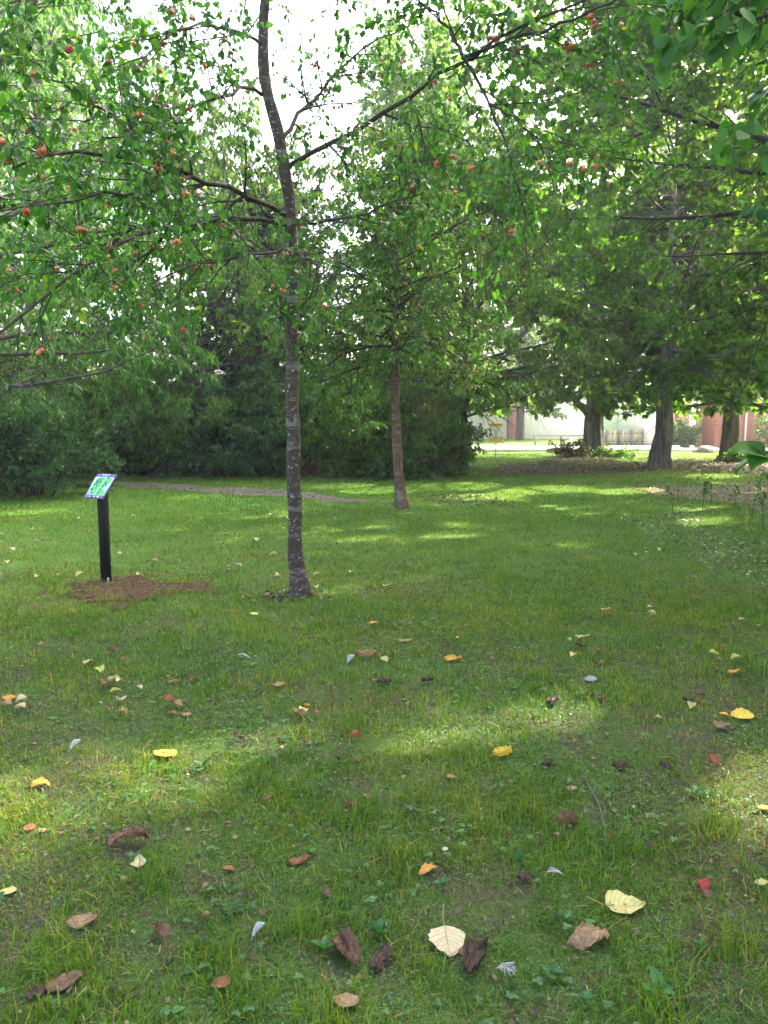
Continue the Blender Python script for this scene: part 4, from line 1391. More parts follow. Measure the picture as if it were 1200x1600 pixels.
# low forking limbs of the broad tree
for pts, r in (([(938, 672, 34), (920, 645, 33.8), (895, 622, 33.2), (868, 606, 32.6), (852, 585, 32.2), (846, 560, 32)], .20),
               ([(896, 622, 33.2), (878, 628, 32.8), (862, 624, 32.4), (845, 630, 32)], .09),
               ([(950, 655, 34), (962, 625, 33.8), (985, 605, 33.2), (1010, 592, 32.6), (1035, 585, 32)], .14),
               ([(945, 650, 34), (948, 600, 33.9), (958, 560, 33.8), (975, 520, 33.6), (985, 470, 33.4)], .20),
               ([(938, 650, 34), (930, 600, 34), (915, 560, 34), (905, 510, 34), (885, 450, 34.2), (876, 380, 34.4)], .18)):
    lp = trunk_poly(np.random.default_rng(4), [P(*q) for q in pts], 12, .03) - np.array(e1.location)
    MB().tubes(lp[None], r * np.linspace(1, .4, 12)[None], 9).obj("limb", M['bark_big'], e1)
# distant trees
bt = T("background_tree", (10.5, 60), 19, 6.5, 111, M['leaf_far'], M['bark_grey'], r0=.35, h0=.12, n1=22, n2=9, n3=7, nl=12, twig_tubes=2, LL=.30, LW=.2, prof=rnd_prof, low=15, high=72, trop3=-.2, cull=False,
  dbl=2, label="tall sunlit background tree straight behind the broad multi limbed tree", group="tall trees beyond the road")
for (x, y, rz, s, sz, lb) in ((4.5, 56, 1.0, .8, 1.2, "tall sunlit background tree seen between the crab apple and the broad tree"),
                          (26, 74, 2.0, 1.2, 1.3, "tall sunlit background tree beyond the right edge trees"),
                          (17, 82, 3.0, 1.1, 1.1, "farthest tall background tree behind the broad multi limbed tree"),
                          (-20, 45, 4.0, 1.2, 1.1, "large background tree far behind the left hedge"),
                          (42, 88, 5.0, 1.3, 1.1, "far background tree to the right beyond the brick building"),
                          (-9.5, 52, .5, 1.0, .75, "lower background tree behind the dark evergreen"),
                          (-36, 40, 1.5, 1.4, 1.1, "background tree far off to the left")):
    copy_tree(bt, (x, y, 0), rz, (s, sz), lb, "tall trees beyond the road")
# unseen trees added beyond the right edge and behind to shade the lawn
for k, (x, y, H, R, sd) in enumerate(((15.5, 4.5, 16, 6.5, 121), (21, 13, 19, 7, 122), (22.5, 21.5, 19, 7.5, 123), (11.5, -3.5, 14, 5.5, 124), (15.5, 14.5, 17, 6, 125), (11.5, 8.0, 13, 5, 126))):
    T("shade_tree", (x, y), H, R, sd, M['leaf_right'], M['bark_grey'], r0=.3, h0=.12, n1=28, n2=9, n3=6, nl=9, LL=.40, LW=.34, prof=rnd_prof, low=0, high=60,
      label="large tree beyond the right edge of the view shading the lawn", twig_tubes=False, group="trees beyond the right edge")

# lime whose low boughs hang into the top right corner
def corner_lime():
    rng = np.random.default_rng(9)
    O = np.array([4.4, 3.9, 0.0])
    root = make_tree("lime_tree", (O[0], O[1]), 11, 3.4, 131, M['leaf_lime'], M['bark_grey'], r0=.13, h0=.42, n1=20, n2=9, n3=6, nl=9, tpl='round', LL=.075, LW=.058, low=5, high=60, prof=rnd_prof, wob=.09,
                     label="lime tree at the right whose low boughs hang into the top corner", extra_keep=lambda p: (p[:, 1] > 2.4) & ((p[:, 2] - 1.6) / p[:, 1] > .52))
    z0 = root.location.z
    def seg(pts): return trunk_poly(rng, [P(*q) for q in pts], 9, .01) - np.array([O[0], O[1], z0])
    B = [([(1500, -130, 3.9), (1350, -40, 3.8), (1230, 35, 3.6), (1160, 30, 3.5), (1100, 22, 3.45), (1050, 18, 3.4)], .02),
         ([(1500, -60, 3.9), (1380, 60, 3.9), (1270, 120, 3.9), (1215, 150, 3.9), (1185, 185, 3.9), (1160, 215, 3.9)], .014),
         ([(1290, 0, 3.7), (1240, -10, 3.6), (1190, -15, 3.4), (1130, -12, 3.3), (1060, -25, 3.3)], .012),
         ([(1500, 90, 4.2), (1370, 200, 4.3), (1260, 300, 4.3), (1200, 335, 4.3)], .010)]
    L1 = np.array([seg(b[0]) for b in B])
    R1 = np.array([b[1] * np.linspace(1, .2, 9) for b in B])
    MB().tubes(L1, R1, 6).obj("low_boughs", M['twig_crab'], root, kind='stuff')
    P2, R2 = children(rng, L1, R1, 12, .45, 1, .9, .3, .3, 5, -.2, .12, .6, .4, Labs=.30, ltap=.3)
    mb = MB().tubes(P2, np.maximum(R2, .0016), 4)
    mb.obj("low_twigs", M['twig_crab'], root, kind='stuff')
    tmp = MB()
    bear_leaves(rng, tmp, P2, 7, 'round', .068, .055, .75, .7, .02, cull=False)
    tmp.obj("low_leaves", M['leaf_lime'], root, kind='stuff')
corner_lime()

# ------------------------------------------------------------------ hedge shrubs
S_ = make_shrub
HG = "shrubs of the hedge along the lawn"
sa = S_("shrub", (-9.4, 15.4), 3.2, 2.3, 201, M['leaf_shrub'], M['stem_dark'], n0=34, n2=10, n3=6, nl=9, LL=.075, LW=.045, depth=.7, label="dense dark shrub at the far left edge of the lawn", group=HG)
sb = S_("shrub", (-7.3, 16.3), 2.7, 1.7, 202, M['leaf_shrub_blue'], M['stem_dark'], n0=30, n2=10, n3=6, nl=9, LL=.08, LW=.05, depth=.8, label="rounded dark shrub directly behind the map sign", group=HG)
sd = S_("shrub", (-6.9, 22.4), 3.6, 2.1, 204, M['leaf_droop'], M['stem_dark'], n0=30, n2=10, n3=6, nl=10, LL=.12, LW=.05, depth=.7, trop3=-.6, droop=.8, label="light green shrub behind the dirt path left of the elder", group=HG)
se = S_("elder_shrub", (-4.3, 21.9), 3.3, 2.0, 205, M['leaf_shrub_blue'], M['stem_dark'], n0=26, n2=9, n3=6, nl=11, LL=.18, LW=.065, depth=.7, droop=.7, label="blue green elder shrub with compound leaves left of the front trunk", group=HG)
sh = S_("shrub", (.85, 21.3), 3.0, 1.4, 208, M['leaf_shrub'], M['stem_red'], n0=34, n2=9, n3=7, nl=9, LL=.12, LW=.045, depth=.8, trop3=-.5, droop=.9, label="shrub with bare reddish stems at its foot near the hedge end", group=HG, bare=.3)
sf = S_("shrub", (-6.2, 26), 6.4, 3.0, 211, M['leaf_shrub'], M['stem_dark'], n0=34, n2=9, n3=6, nl=10, LL=.15, LW=.085, label="taller shrub mass filling the gap behind the elder", group=HG)
def SC_(src, loc, rz, sx, sz, label):
    return copy_tree(src, (loc[0], loc[1], float(gz(*loc)) - .02), rz, (sx, sz), label, HG)
SC_(sa, (-9.9, 20.5), 2.0, 1.0, 1.1, "shrub at the far end of the dirt path on the left")
SC_(sh, (-2.2, 22.2), 2.2, 1.15, 1.1, "dark shrub just right of the front trunk behind the grass strip")
SC_(sd, (-.4, 21.8), 1.1, .95, 1.0, "narrow leaved shrub behind the second crab apple trunk")
SC_(sb, (.9, 22.7), 2.9, .58, .85, "low shrub ending the hedge just before the yellow basket")
SC_(sb, (1.85, 21.8), .7, .48, .75, "small rounded shrub at the foot of the hedge end")
SC_(sf, (-13.5, 20), 1.3, 1.15, .9, "big shrub beyond the left edge of the view")
SC_(sf, (.0, 25.6), 3.4, .95, 1.0, "dark shrub filling the depth behind the narrow leaved shrub")
SC_(sf, (-10.2, 24.8), 4.6, 1.0, 1.0, "shrub in the shade behind the light green shrub")
SC_(sd, (-9.0, 22.6), 4.0, 1.0, 1.15, "light green shrub between the path end and the left shrubs")
SC_(sa, (-2.6, 24.2), 5.0, 1.1, 1.3, "shrub behind the front trunk at hedge height")
SC_(sf, (.9, 27.0), .4, .55, .8, "shrub behind the hedge end beside the basket")
S_("shrub", (.35, 20.9), 1.0, .7, 210, M['leaf_shrub_blue'], M['stem_red'], n0=14, n2=6, n3=5, nl=7, LL=.12, LW=.07, label="small bluish low bush in front of the hedge", group=HG, sr=.008)
S_("shrub", (7.9, 33.2), 1.0, .7, 213, M['leaf_red'], M['stem_red'], n0=14, n2=5, n3=4, nl=4, LL=.11, LW=.08, label="low reddish suckers at the foot of the left broad tree", twigL=.25)
S_("shrub", (9.6, 33.3), .45, 1.1, 214, M['leaf_shrub'], M['stem_red'], n0=26, n2=5, n3=4, nl=5, LL=.10, LW=.08, spread=80, label="ivy and suckers spreading round the left broad tree base", twigL=.2)
S_("shrub", (13.2, 29.4), .5, .6, 217, M['leaf_right'], M['stem_dark'], n0=22, n2=6, n3=4, nl=5, LL=.10, LW=.08, label="leafy suckers at the foot of the rightmost broad tree", twigL=.25)
S_("shrub", (P(1073, 690, 43)[0], 43.6), 2.0, .5, 218, M['leaf_shrub_blue'], M['stem_dark'], n0=20, n2=6, n3=5, nl=7, LL=.12, LW=.08, label="narrow dark shrub against the sunlit wall beside the brick pier")
S_("shrub", (P(1215, 690, 41)[0], 41.0), 2.6, .9, 219, M['leaf_shrub_blue'], M['stem_dark'], n0=20, n2=6, n3=5, nl=7, LL=.12, LW=.08, label="dark conifer like shrub against the brick wall at the right edge")

# saplings on the right of the lawn
def sapling(px, py, H, seed, label, nb=5, LL=.06, lean=0.0, leafm='leaf_shrub', D=None):
    rng = np.random.default_rng(seed)
    g = G(px, py) if D is None else np.array([P(px, 800, D)[0], D, 0])
    g[2] = gz(g[0], g[1])
    root = empty("sapling", tuple(g))
    T = np.array([[[lean * (k / 7) ** 2 + rng.normal(0, .008), rng.normal(0, .008), H * k / 7 - .02] for k in range(8)]])
    R = np.linspace(.006, .002, 8)[None]
    mb = MB().tubes(T, R, 5)
    P2, R2 = children(rng, T, R, nb, .3, 1, .7, .2, .3, 4, .1, .1, .7, .4, Labs=H * .22)
    mb.tubes(P2, np.maximum(R2, .0012), 3)
    mb.obj("stem", M['stem_dark'], root)
    tmp = MB()
    O = np.array(g)
    bear_leaves(rng, tmp, np.concatenate([P2]) + O, 4, 'oval', LL, LL * .55, .5, .8, .01, cull=False, u0=.4)
    for v in tmp.v: v -= O.astype(np.float32)
    tmp.obj("foliage", M[leafm], root, kind='stuff')
    tag(root, label, "sapling", "saplings at the right of the lawn")
sapling(1098, 802, .72, 301, "tallest leafy sapling just above the bright sun fleck", 9, .095)
sapling(1052, 800, .42, 302, "thin sapling left of the tallest one, few dark leaves", 6, .07, -.08)
sapling(1060, 785, .5, 303, "bare thin stem rising behind the left sapling", 3, .035)
sapling(1148, 795, .45, 304, "dark leaved sapling right of the sun fleck", 6, .075)
sapling(1190, 830, .85, 305, "tall thin sapling near the right edge of the view", 9, .08)
sapling(1110, 790, .55, 306, "slim sapling close behind the tallest one", 6, .07)
sapling(1176, 806, .5, 307, "short sapling left of the tall thin one", 5, .05, .1)
yb = np.array(G(1168, 820)); yb[2] = gz(yb[0], yb[1])
m = MB().tubes(np.array([[[0, 0, -.02], [-.01, 0, .15], [-.04, 0, .3]]]), np.array([[.006, .005, .003]]), 5)
put_leaves(m, 'oval', np.array([[-.02, 0, .1], [-.01, 0, .07]]), np.array([[-1, 0, .2], [-.6, -.3, -.2]]), np.array([[0, -.5, 1.0]] * 2), np.array([.06, .05]), np.array([.025, .025]), np.array([.5, .5]))
o = m.obj("dead_stalk", flat_mat("straw_stalk", (.42, .30, .07), .7), loc=tuple(yb))
tag(o, "bent yellow dead stalk with two leaves among the saplings", "stalk")

# big glossy leaves at the right edge, on a young plant standing just outside the view
def edge_plant():
    rng = np.random.default_rng(55)
    g = np.array([1.72, 2.95, 0.0])
    g[2] = gz(g[0], g[1])
    root = empty("young_laurel", tuple(g))
    O = g
    top = P(1215, 722, 2.9) - O
    T = trunk_poly(rng, [(0, 0, -.02), (-.03, 0, .4), (-.06, 0, .9), (-.08, 0, top[2] + .02), (top[0] - .02, top[1], top[2] + .05)], 10, .004)
    MB().tubes(T[None], np.linspace(.008, .003, 10)[None], 6).obj("stem", M['stem_dark'], root)
    tips = [(1136, 712), (1150, 742), (1172, 738), (1205, 690), (1182, 700), (1215, 745), (1245, 700), (1250, 735)]
    tpl_v, tpl_f = big_leaf_tpl(.42, .25, .10)
    for k, (tx, ty) in enumerate(tips):
        tip = P(tx, ty, 2.86 + .05 * math.sin(k * 2)) - O
        base = np.array([top[0] - .005 + .01 * math.sin(k), top[1], top[2] + .01 * math.cos(k * 3)])
        if tx < 1200:
            base = P(1197 + 4 * math.sin(k), 712 + 5 * math.cos(k), 2.9) - O
        L = np.linalg.norm(tip - base)
        m = MB()
        put_leaves(m, (tpl_v, tpl_f), base[None], (tip - base)[None], np.array([[-.1, -.35, 1.0]]) + rng.normal(0, .25, (1, 3)), np.array([max(L, .07)]), np.array([max(L, .07) * .9]), np.array([rng.uniform(.2, .95)]))
        m.obj("leaf", M['leaf_lime'], root)
    for k in range(9):
        zz = rng.uniform(.5, 1.2)
        a = rng.uniform(-1.2, 1.2)
        m = MB()
        put_leaves(m, (tpl_v, tpl_f), np.array([[-.05, 0, zz]]), np.array([[math.cos(a), math.sin(a), .1]]), np.array([[0, 0, 1.0]]), np.array([.11]), np.array([.1]), np.array([rng.random()]))
        m.obj("leaf", M['leaf_lime'], root)
    tag(root, "young laurel at the right edge with large glossy leaves", "plant")

def big_leaf_tpl(wid=.5, curl=.2, fold=.1, nu=8, nv=4, crink=0.0, seed=0, twist=0.0, roll=0.0):
    rs = np.random.default_rng(seed)
    V, F = [], []
    def W(u):
        return wid * (math.sin(math.pi * min(1, u ** .72)) ** .75) * (1 - .25 * u ** 3)
    edge = rs.normal(0, .06 if crink else 0, (nu + 1, 2))
    for i in range(nu + 1):
        u = i / nu
        for j in range(-nv, nv + 1):
            v = j / nv
            x = v * W(u) * (1 + edge[i, 0 if v < 0 else 1] * abs(v))
            z = fold * abs(v) - curl * (u - .5) ** 2 * 2 + curl * .5
            if roll:
                R = wid / roll
                th = x / R
                x = R * math.sin(th)
                z += R * (1 - math.cos(th))
            if twist:
                a = twist * (u - .5)
                x, z = x * math.cos(a) - z * math.sin(a), x * math.sin(a) + z * math.cos(a)
            z += crink * rs.normal() * (1 if 0 < i < nu else .3)
            V.append((x, u, z))
    n = 2 * nv + 1
    for i in range(nu):
        for j in range(n - 1):
            a = i * n + j
            F += [(a, a + 1, a + n + 1), (a, a + n + 1, a + n)]
    return np.array(V), np.array(F)
edge_plant()

# ------------------------------------------------------------------ fallen leaves, each a thing of its own
def dead_leaf_mat(name, c0, c1, vein, tw=.25, spot=(.06, .03, .02)):
    t = NT(name)
    uv = t.n("ShaderNodeUVMap", uv_map="UVMap").outputs[0]
    sep = t.n("ShaderNodeSeparateXYZ", i={0: uv})
    v, u = sep.outputs[0], sep.outputs[1]
    av = t.math('ABSOLUTE', v)
    mid = t.ramp(av, [(.02, 1.0), (.06, 0.0)])
    sd = t.math('FRACT', t.math('SUBTRACT', t.math('MULTIPLY', u, 8.0), t.math('MULTIPLY', av, 2.0)))
    side = t.ramp(t.math('ABSOLUTE', t.math('SUBTRACT', sd, .5)), [(.04, .8), (.12, 0.0)])
    n = t.noise(t.objc(), 45, 4, .6)
    n2 = t.noise(t.objc(), 14, 3, .6)
    col = t.mix(t.ramp(n, [(.3, 0.0), (.7, 1.0)]), c0, c1)
    col = t.mix(t.math('MAXIMUM', mid, side), col, vein)
    col = t.mix(t.ramp(n2, [(.60, 0.0), (.68, .55)]), col, spot)
    h = t.math('SUBTRACT', n, t.math('MAXIMUM', mid, side))
    return t.pbr(col, .6, t.bump(h, .5, .003), .3, trans=col, tw=tw)
DL = {
    'yellow': dead_leaf_mat("fallen_yellow", (.55, .38, .03), (.66, .48, .05), (.72, .58, .14)),
    'orange': dead_leaf_mat("fallen_orange", (.46, .21, .03), (.56, .31, .04), (.62, .4, .1)),
    'cream': dead_leaf_mat("fallen_cream", (.44, .38, .21), (.58, .51, .31), (.36, .29, .14), spot=(.36, .27, .13)),
    'pale': dead_leaf_mat("fallen_pale_yellow", (.46, .42, .14), (.56, .50, .20), (.38, .33, .12), spot=(.35, .28, .1)),
    'lime': dead_leaf_mat("fallen_lime", (.38, .44, .08), (.46, .50, .12), (.5, .52, .2)),
    'tan': dead_leaf_mat("fallen_tan", (.26, .16, .075), (.37, .25, .13), (.22, .13, .06)),
    'brown': dead_leaf_mat("fallen_brown", (.12, .065, .038), (.21, .12, .07), (.10, .055, .03)),
    'dark': dead_leaf_mat("fallen_dark", (.04, .026, .02), (.09, .058, .043), (.05, .03, .02)),
    'rust': dead_leaf_mat("fallen_rust", (.20, .075, .035), (.30, .125, .05), (.22, .07, .03)),
    'red': dead_leaf_mat("fallen_red", (.30, .035, .03), (.38, .06, .05), (.22, .03, .03)),
    'grey': dead_leaf_mat("fallen_grey", (.16, .19, .20), (.26, .29, .29), (.3, .32, .32)),
}
def leaf_mesh(kind, seed, wid, curl, fold, crink, twist, roll, nu=12, nv=6):
    V, F = big_leaf_tpl(wid, curl, fold, nu, nv, crink, seed, twist, roll)
    mb = MB().add(V, F)
    me = mb.mesh("fallen_leaf", DL[kind])
    uv = me.uv_layers.new(name="UVMap")
    n = 2 * nv + 1
    li = np.empty(len(me.loops), np.int32)
    me.loops.foreach_get("vertex_index", li)
    co = np.stack([((li % n) / nv - 1), (li // n) / nu], 1).astype(np.float32)
    uv.data.foreach_set("uv", co.reshape(-1))
    return me

def fallen(px, py, size_px, kind, label, shape=0, rz=None, stem=False, tiltx=None, cat="fallen leaf", group=None, seed=None):
    """size_px: length of the leaf in the photograph's pixels"""
    g = G(px, py)
    dist = math.sqrt(g[0] ** 2 + g[1] ** 2 + CAM_H ** 2)
    L = size_px / FPX * dist * (.92 if py > 1250 else .82)
    s = seed if seed is not None else int(px * 7 + py * 13)
    rs = random.Random(s)
    sh = [(.40, .2, .12, .02, .5, .3), (.36, .3, .2, .028, .9, 1.1), (.34, .35, .3, .045, 1.2, 1.2), (.30, .2, .08, .04, .9, 1.6), (.46, .08, .06, .012, .2, .3)][shape]
    if kind == 'dark' and size_px < 36:
        sh = (.38, .08, .02, .07, .6, .2)
    sg_ = rs.choice((-1, -1, .6))
    me = leaf_mesh(kind, s, sh[0], sh[1] * sg_, sh[2] * rs.choice((-.5, 1)), sh[3] * 1.25, sh[4], sh[5])
    for v in me.vertices:
        v.co *= L
    o = bpy.data.objects.new("fallen_leaf", me)
    COL.objects.link(o)
    a = rs.uniform(0, 6.28) if rz is None else math.radians(rz)
    tx = rs.uniform(-.12, .12) if tiltx is None else math.radians(tiltx)
    o.rotation_euler = (tx, rs.uniform(-.2, .2), a)
    c = Matrix.LocRotScale(Vector((0, 0, 0)), o.rotation_euler, None) @ Vector((0, L / 2, 0))
    zmin = min((Matrix.LocRotScale(Vector((0, 0, 0)), o.rotation_euler, None) @ v.co).z for v in me.vertices)
    o.location = (g[0] - c.x, g[1] - c.y, float(gz(g[0], g[1])) - zmin + .004 + min(.012, .002 * g[1]))
    if stem:
        pts = np.array([[0, .03 * L, 0], [.02 * L, -.12 * L, .05 * L], [.0, -.3 * L, .14 * L], [-.03 * L, -.45 * L, .2 * L]])
        st = MB().tubes(pts[None], np.array([[.0016, .0013, .0012, .0012]]), 5)
        st.obj("stalk", DL[kind], o)
    tag(o, label, cat, group)
    KEEP_CLEAR.append((g[0], g[1] - .15 * L, L * .48))
    return o

FL = [
    (257, 1183, 44, 'yellow', "bright yellow leaf lying flat in the grass, left of centre", 4, 80),
    (62, 1227, 34, 'orange', "yellow orange leaf above the left sun patch", 1, 100),
    (785, 1180, 40, 'yellow', "long bright yellow leaf just below the central sun patch", 1, 110),
    (1158, 1125, 40, 'yellow', "yellow leaf beside the thin upright stalk on the right", 4, 95),
    (1131, 1123, 16, 'yellow', "tiny yellow leaf touching the left of the bigger yellow one", 0, 60),
    (1145, 1058, 24, 'orange', "ochre leaf near the right edge above the upright stalk", 0, 100),
    (668, 1361, 32, 'orange', "curled orange yellow leaf in the clover right of centre", 1, 115),
    (14, 1098, 24, 'orange', "orange yellow leaf at the left edge", 0, 100),
    (707, 1036, 34, 'orange', "flat ochre leaf with a dark scrap at its left end", 1, 96),
    (632, 1008, 28, 'tan', "thin ochre leaf lying edge on, centre of lawn", 0, 92),
    (945, 960, 19, 'pale', "small pale yellow leaf, upper of two pale ones on the right", 4, 140),
    (910, 1003, 28, 'cream', "narrow cream leaf above a crumpled brown scrap", 1, 100),
    (583, 981, 20, 'orange', "small orange yellow leaf right of the front trunk foot", 0, 92),
    (479, 1105, 16, 'orange', "small yellow and orange leaf in mid lawn left of centre", 0, 30),
    (714, 1005, 10, 'yellow', "tiny upright yellow leaf above the flat ochre one", 0, 10),
    (397, 964, 16, 'lime', "lime yellow leaf left below the front trunk", 4, 80),
    (127, 1447, 42, 'tan', "two toned tan leaf near the bottom left", 1, 110),
    (12, 1391, 24, 'pale', "pale yellow leaf at the left edge near the bottom", 4, 100),
    (977, 1418, 60, 'pale', "large pale yellow flat leaf with stalk at lower right", 4, 270),
    (699, 1471, 62, 'cream', "large cream leaf with its stalk up, bottom centre right", 4, 185),
    (919, 1474, 66, 'tan', "curled tan leaf pointing left, lower right", 2, 110),
    (742, 1504, 78, 'dark', "dark brown curled leaf tucked under the large cream one", 3, 150),
    (545, 1488, 82, 'brown', "long rolled brown leaf at the bottom centre", 3, 200),
    (594, 1500, 52, 'dark', "crumpled blackish leaf right of the rolled brown one", 2, 170),
    (1100, 1380, 34, 'red', "folded dark red leaf at lower right", 2, 160),
    (1190, 1375, 20, 'pale', "small pale leaf scrap at the right edge near the bottom", 0, 90),
    (885, 1287, 38, 'brown', "brown crumpled leaf left of the grey twig", 1, 90),
    (1125, 1142, 34, 'tan', "curled pinkish tan leaf under the yellow one on the right", 2, 95),
    (1113, 1199, 26, 'rust', "upright reddish brown leaf above the right sun patch", 2, 10),
    (554, 1153, 28, 'rust', "reddish brown leaf in the centre of the lawn", 1, 100),
    (559, 1190, 22, 'brown', "narrow upright brown leaf below the reddish one", 3, 5),
    (545, 1262, 24, 'brown', "small crumpled brown leaf in the centre foreground", 2, 40),
    (467, 1342, 36, 'rust', "rust orange leaf in the foreground left of centre", 1, 110),
    (200, 1322, 64, 'brown', "long brown curled leaf in the left foreground", 3, 95),
    (250, 1461, 34, 'brown', "squarish brown leaf, lower left foreground", 1, 30),
    (100, 1546, 50, 'brown', "brown leaf half hidden in grass, bottom left", 1, 130),
    (217, 1355, 28, 'cream', "narrow beige leaf standing upright in the left foreground", 0, 10),
    (272, 1121, 24, 'rust', "reddish tan leaf touching a paler one, left lawn", 1, 20),
    (291, 1122, 20, 'tan', "pale tan leaf touching the reddish one, left lawn", 0, 80),
    (301, 1066, 22, 'rust', "rust brown leaf in the left lawn, right one of a close pair", 1, 100),
    (272, 1071, 20, 'tan', "dull tan leaf in the left lawn, left one of a close pair", 0, 80),
    (435, 1079, 24, 'tan', "tan leaf over a dark scrap in the mid lawn", 0, 90),
    (570, 1031, 34, 'tan', "long pale brown leaf beside the small white feather", 1, 92),
    (600, 1071, 28, 'dark', "dark brown leaf lying flat in the mid lawn", 1, 95),
    (668, 1072, 26, 'dark', "dark leaf at the upper left of the central sun patch", 2, 90),
    (863, 1104, 32, 'dark', "dark crumpled leaf at the right of the central sun patch", 2, 120),
    (935, 1097, 24, 'brown', "grey brown crumpled leaf right of the central sun patch", 2, 60),
    (46, 1298, 20, 'rust', "orange brown leaf just below the left sun patch", 0, 30),
    (67, 1303, 16, 'tan', "small tan leaf next to the orange brown one at left", 0, 90),
    (1193, 1264, 24, 'orange', "orange tan leaf in the right sun patch", 0, 90),
    (603, 918, 16, 'cream', "small cream leaf right of the front trunk foot", 0, 95),
    (1088, 941, 14, 'tan', "small tan leaf in the upper right lawn", 0, 80),
    (510, 1391, 26, 'brown', "brown leaf standing in the clover, bottom centre left", 2, 10),
    (357, 1357, 20, 'rust', "small rust leaf in the foreground left of the rust orange one", 0, 80),
    (64, 1012, 14, 'tan', "small tan leaf near the left edge below the soil patch", 0, 20),
    (136, 1042, 20, 'lime', "lime yellow leaf in the left lawn", 0, 90),
    (968, 1198, 28, 'dark', "dark red brown crumpled leaf above the grey twig", 2, 80),
    (1040, 1202, 22, 'dark', "dark crumpled scrap right of the dark red brown one", 2, 50),
    (855, 1197, 26, 'dark', "dark narrow leaf scrap between sun patch and twig", 3, 130),
    (922, 1065, 24, 'grey', "blue grey leaf showing its underside in the right lawn", 4, 90),
    (705, 1215, 22, 'tan', "dull flat scrap of leaf in the centre foreground", 0, 40),
    (345, 1537, 30, 'rust', "orange brown leaf at the bottom left of centre", 0, 80),
    (905, 1018, 20, 'dark', "crumpled dark scrap just below the narrow cream leaf", 2, 20),
    (373, 1156, 26, 'dark', "dark crumpled leaf scrap in the left foreground", 2, 60),
    (893, 1235, 20, 'tan', "small beige scrap above the grey twig", 0, 60),
    (540, 1570, 40, 'tan', "flat tan leaf pressed into soil at the bottom centre", 0, 80),
    (60, 1560, 30, 'dark', "dark leaf scrap at the bottom left corner", 2, 100),
    (820, 1375, 26, 'dark', "dark flat scrap on bare soil right of centre", 0, 100),
    (1075, 1100, 22, 'dark', "dark crumpled scrap on the right lawn above the upright stalk", 2, 100),
]
for f in FL:
    fallen(f[0], f[1], f[2], f[3], f[4], f[5], f[6], stem=f[2] > 55 and f[3] in ('pale', 'cream', 'tan'))

# small, alike leaves scattered over the lawn
rs = random.Random(21)
small = [leaf_mesh(k, 5 + i, .45, .2, .15, .03, .5, .8, 5, 2) for i, k in enumerate(('tan', 'brown', 'pale', 'dark', 'cream', 'rust', 'lime'))]
names = ('tan', 'brown', 'pale yellow', 'dark brown', 'cream', 'rust coloured', 'lime yellow')
def small_leaf(px, py, i, L, label, grp):
    g = G(px, py)
    o = bpy.data.objects.new("fallen_leaf", small[i])
    COL.objects.link(o)
    o.location = (g[0], g[1], float(gz(g[0], g[1])) + .022 + L * .1)
    o.rotation_euler = (rs.uniform(-.3, .5), rs.uniform(-.4, .4), rs.uniform(0, 6.28))
    o.scale = (L, L, L)
    tag(o, label, "fallen leaf", grp)
for k in range(72):
    if k % 4 == 0:
        cpx, cpy = rs.uniform(0, 1200), 790 + 330 * rs.random() ** .8
    px, py = cpx + rs.gauss(0, 22), max(785, cpy + rs.gauss(0, 9))
    i = rs.choice((0, 0, 1, 1, 2, 2, 3, 4, 5, 6))
    side = "left" if px < 450 else ("right" if px > 750 else "middle")
    side = ("far " if py < 880 else "near ") + side
    small_leaf(px, py, i, rs.uniform(.035, .075), f"small {names[i]} leaf scattered on the {side} of the lawn", f"small {names[i]} leaves scattered on the {side} lawn")
for k in range(32):
    px, py = rs.uniform(0, 560), rs.uniform(795, 905)
    i = rs.choice((2, 2, 4, 0))
    small_leaf(px, py, i, rs.uniform(.05, .09), f"{names[i]} leaf on the lawn around and behind the map sign", f"{names[i]} leaves on the lawn by the map sign")
for k in range(26):
    px, py = rs.uniform(0, 1200), rs.uniform(1120, 1590)
    i = rs.choice((1, 1, 3, 3, 0))
    small_leaf(px, py, i, rs.uniform(.015, .04), f"small {names[i]} leaf scrap pressed into the near grass", f"small {names[i]} scraps in the near grass")

# tiny crumbs of litter, bark and leaf: nobody could count them
def crumbs(name, n, fx, mats, L0, L1, seed, lift=.006):
    rng = np.random.default_rng(seed)
    x, y = fx(rng, n)
    n = len(x)
    mb = MB()
    pos = np.stack([x, y, gz(x, y) + lift + rng.uniform(0, .012, n)], 1)
    a = rng.uniform(0, 6.28, n)
    d = np.stack([np.cos(a), np.sin(a), rng.normal(0, .25, n)], 1)
    up = nrm(np.array([0, 0, 1.0]) + rng.normal(0, .45, (n, 3)))
    L = rng.uniform(L0, L1, n)
    put_leaves(mb, 'oval', pos, d, up, L, L * rng.uniform(.35, .9, n), rng.random(n))
    return mb.obj(name, mats, kind='stuff')
M['crumb'] = leaf_mat("litter_crumbs", (.035, .024, .017), (.085, .055, .036), (.19, .13, .08), .1, cscale=3, yellow=(.32, .26, .17), ypos=.93, tgain=(1, 1, 1))
M['crumb_pale'] = leaf_mat("pale_litter", (.08, .065, .04), (.16, .135, .09), (.28, .26, .20), .1, cscale=3, tgain=(1, 1, 1))
def in_zone(poly, amp, fr, dens=1.0):
    def fx(rng, n):
        a = np.array(poly)
        lo, hi = a.min(0), a.max(0)
        x, y = rng.uniform(lo[0], hi[0], n), rng.uniform(lo[1], hi[1], n)
        wx, wy = warp(x, y, amp, fr)
        k = inpoly(wx, wy, poly)
        return x[k], y[k]
    return fx
def near_f(rng, n):
    x, y = wedge(rng, n, 1.5, 6)
    k = rng.random(n) < np.clip((fbm(x, y, 2.2, 401) - .45) * 5, .05, 1)
    return x[k], y[k]
crumbs("leaf_crumbs", 15000, near_f, M['crumb'], .006, .026, 1)
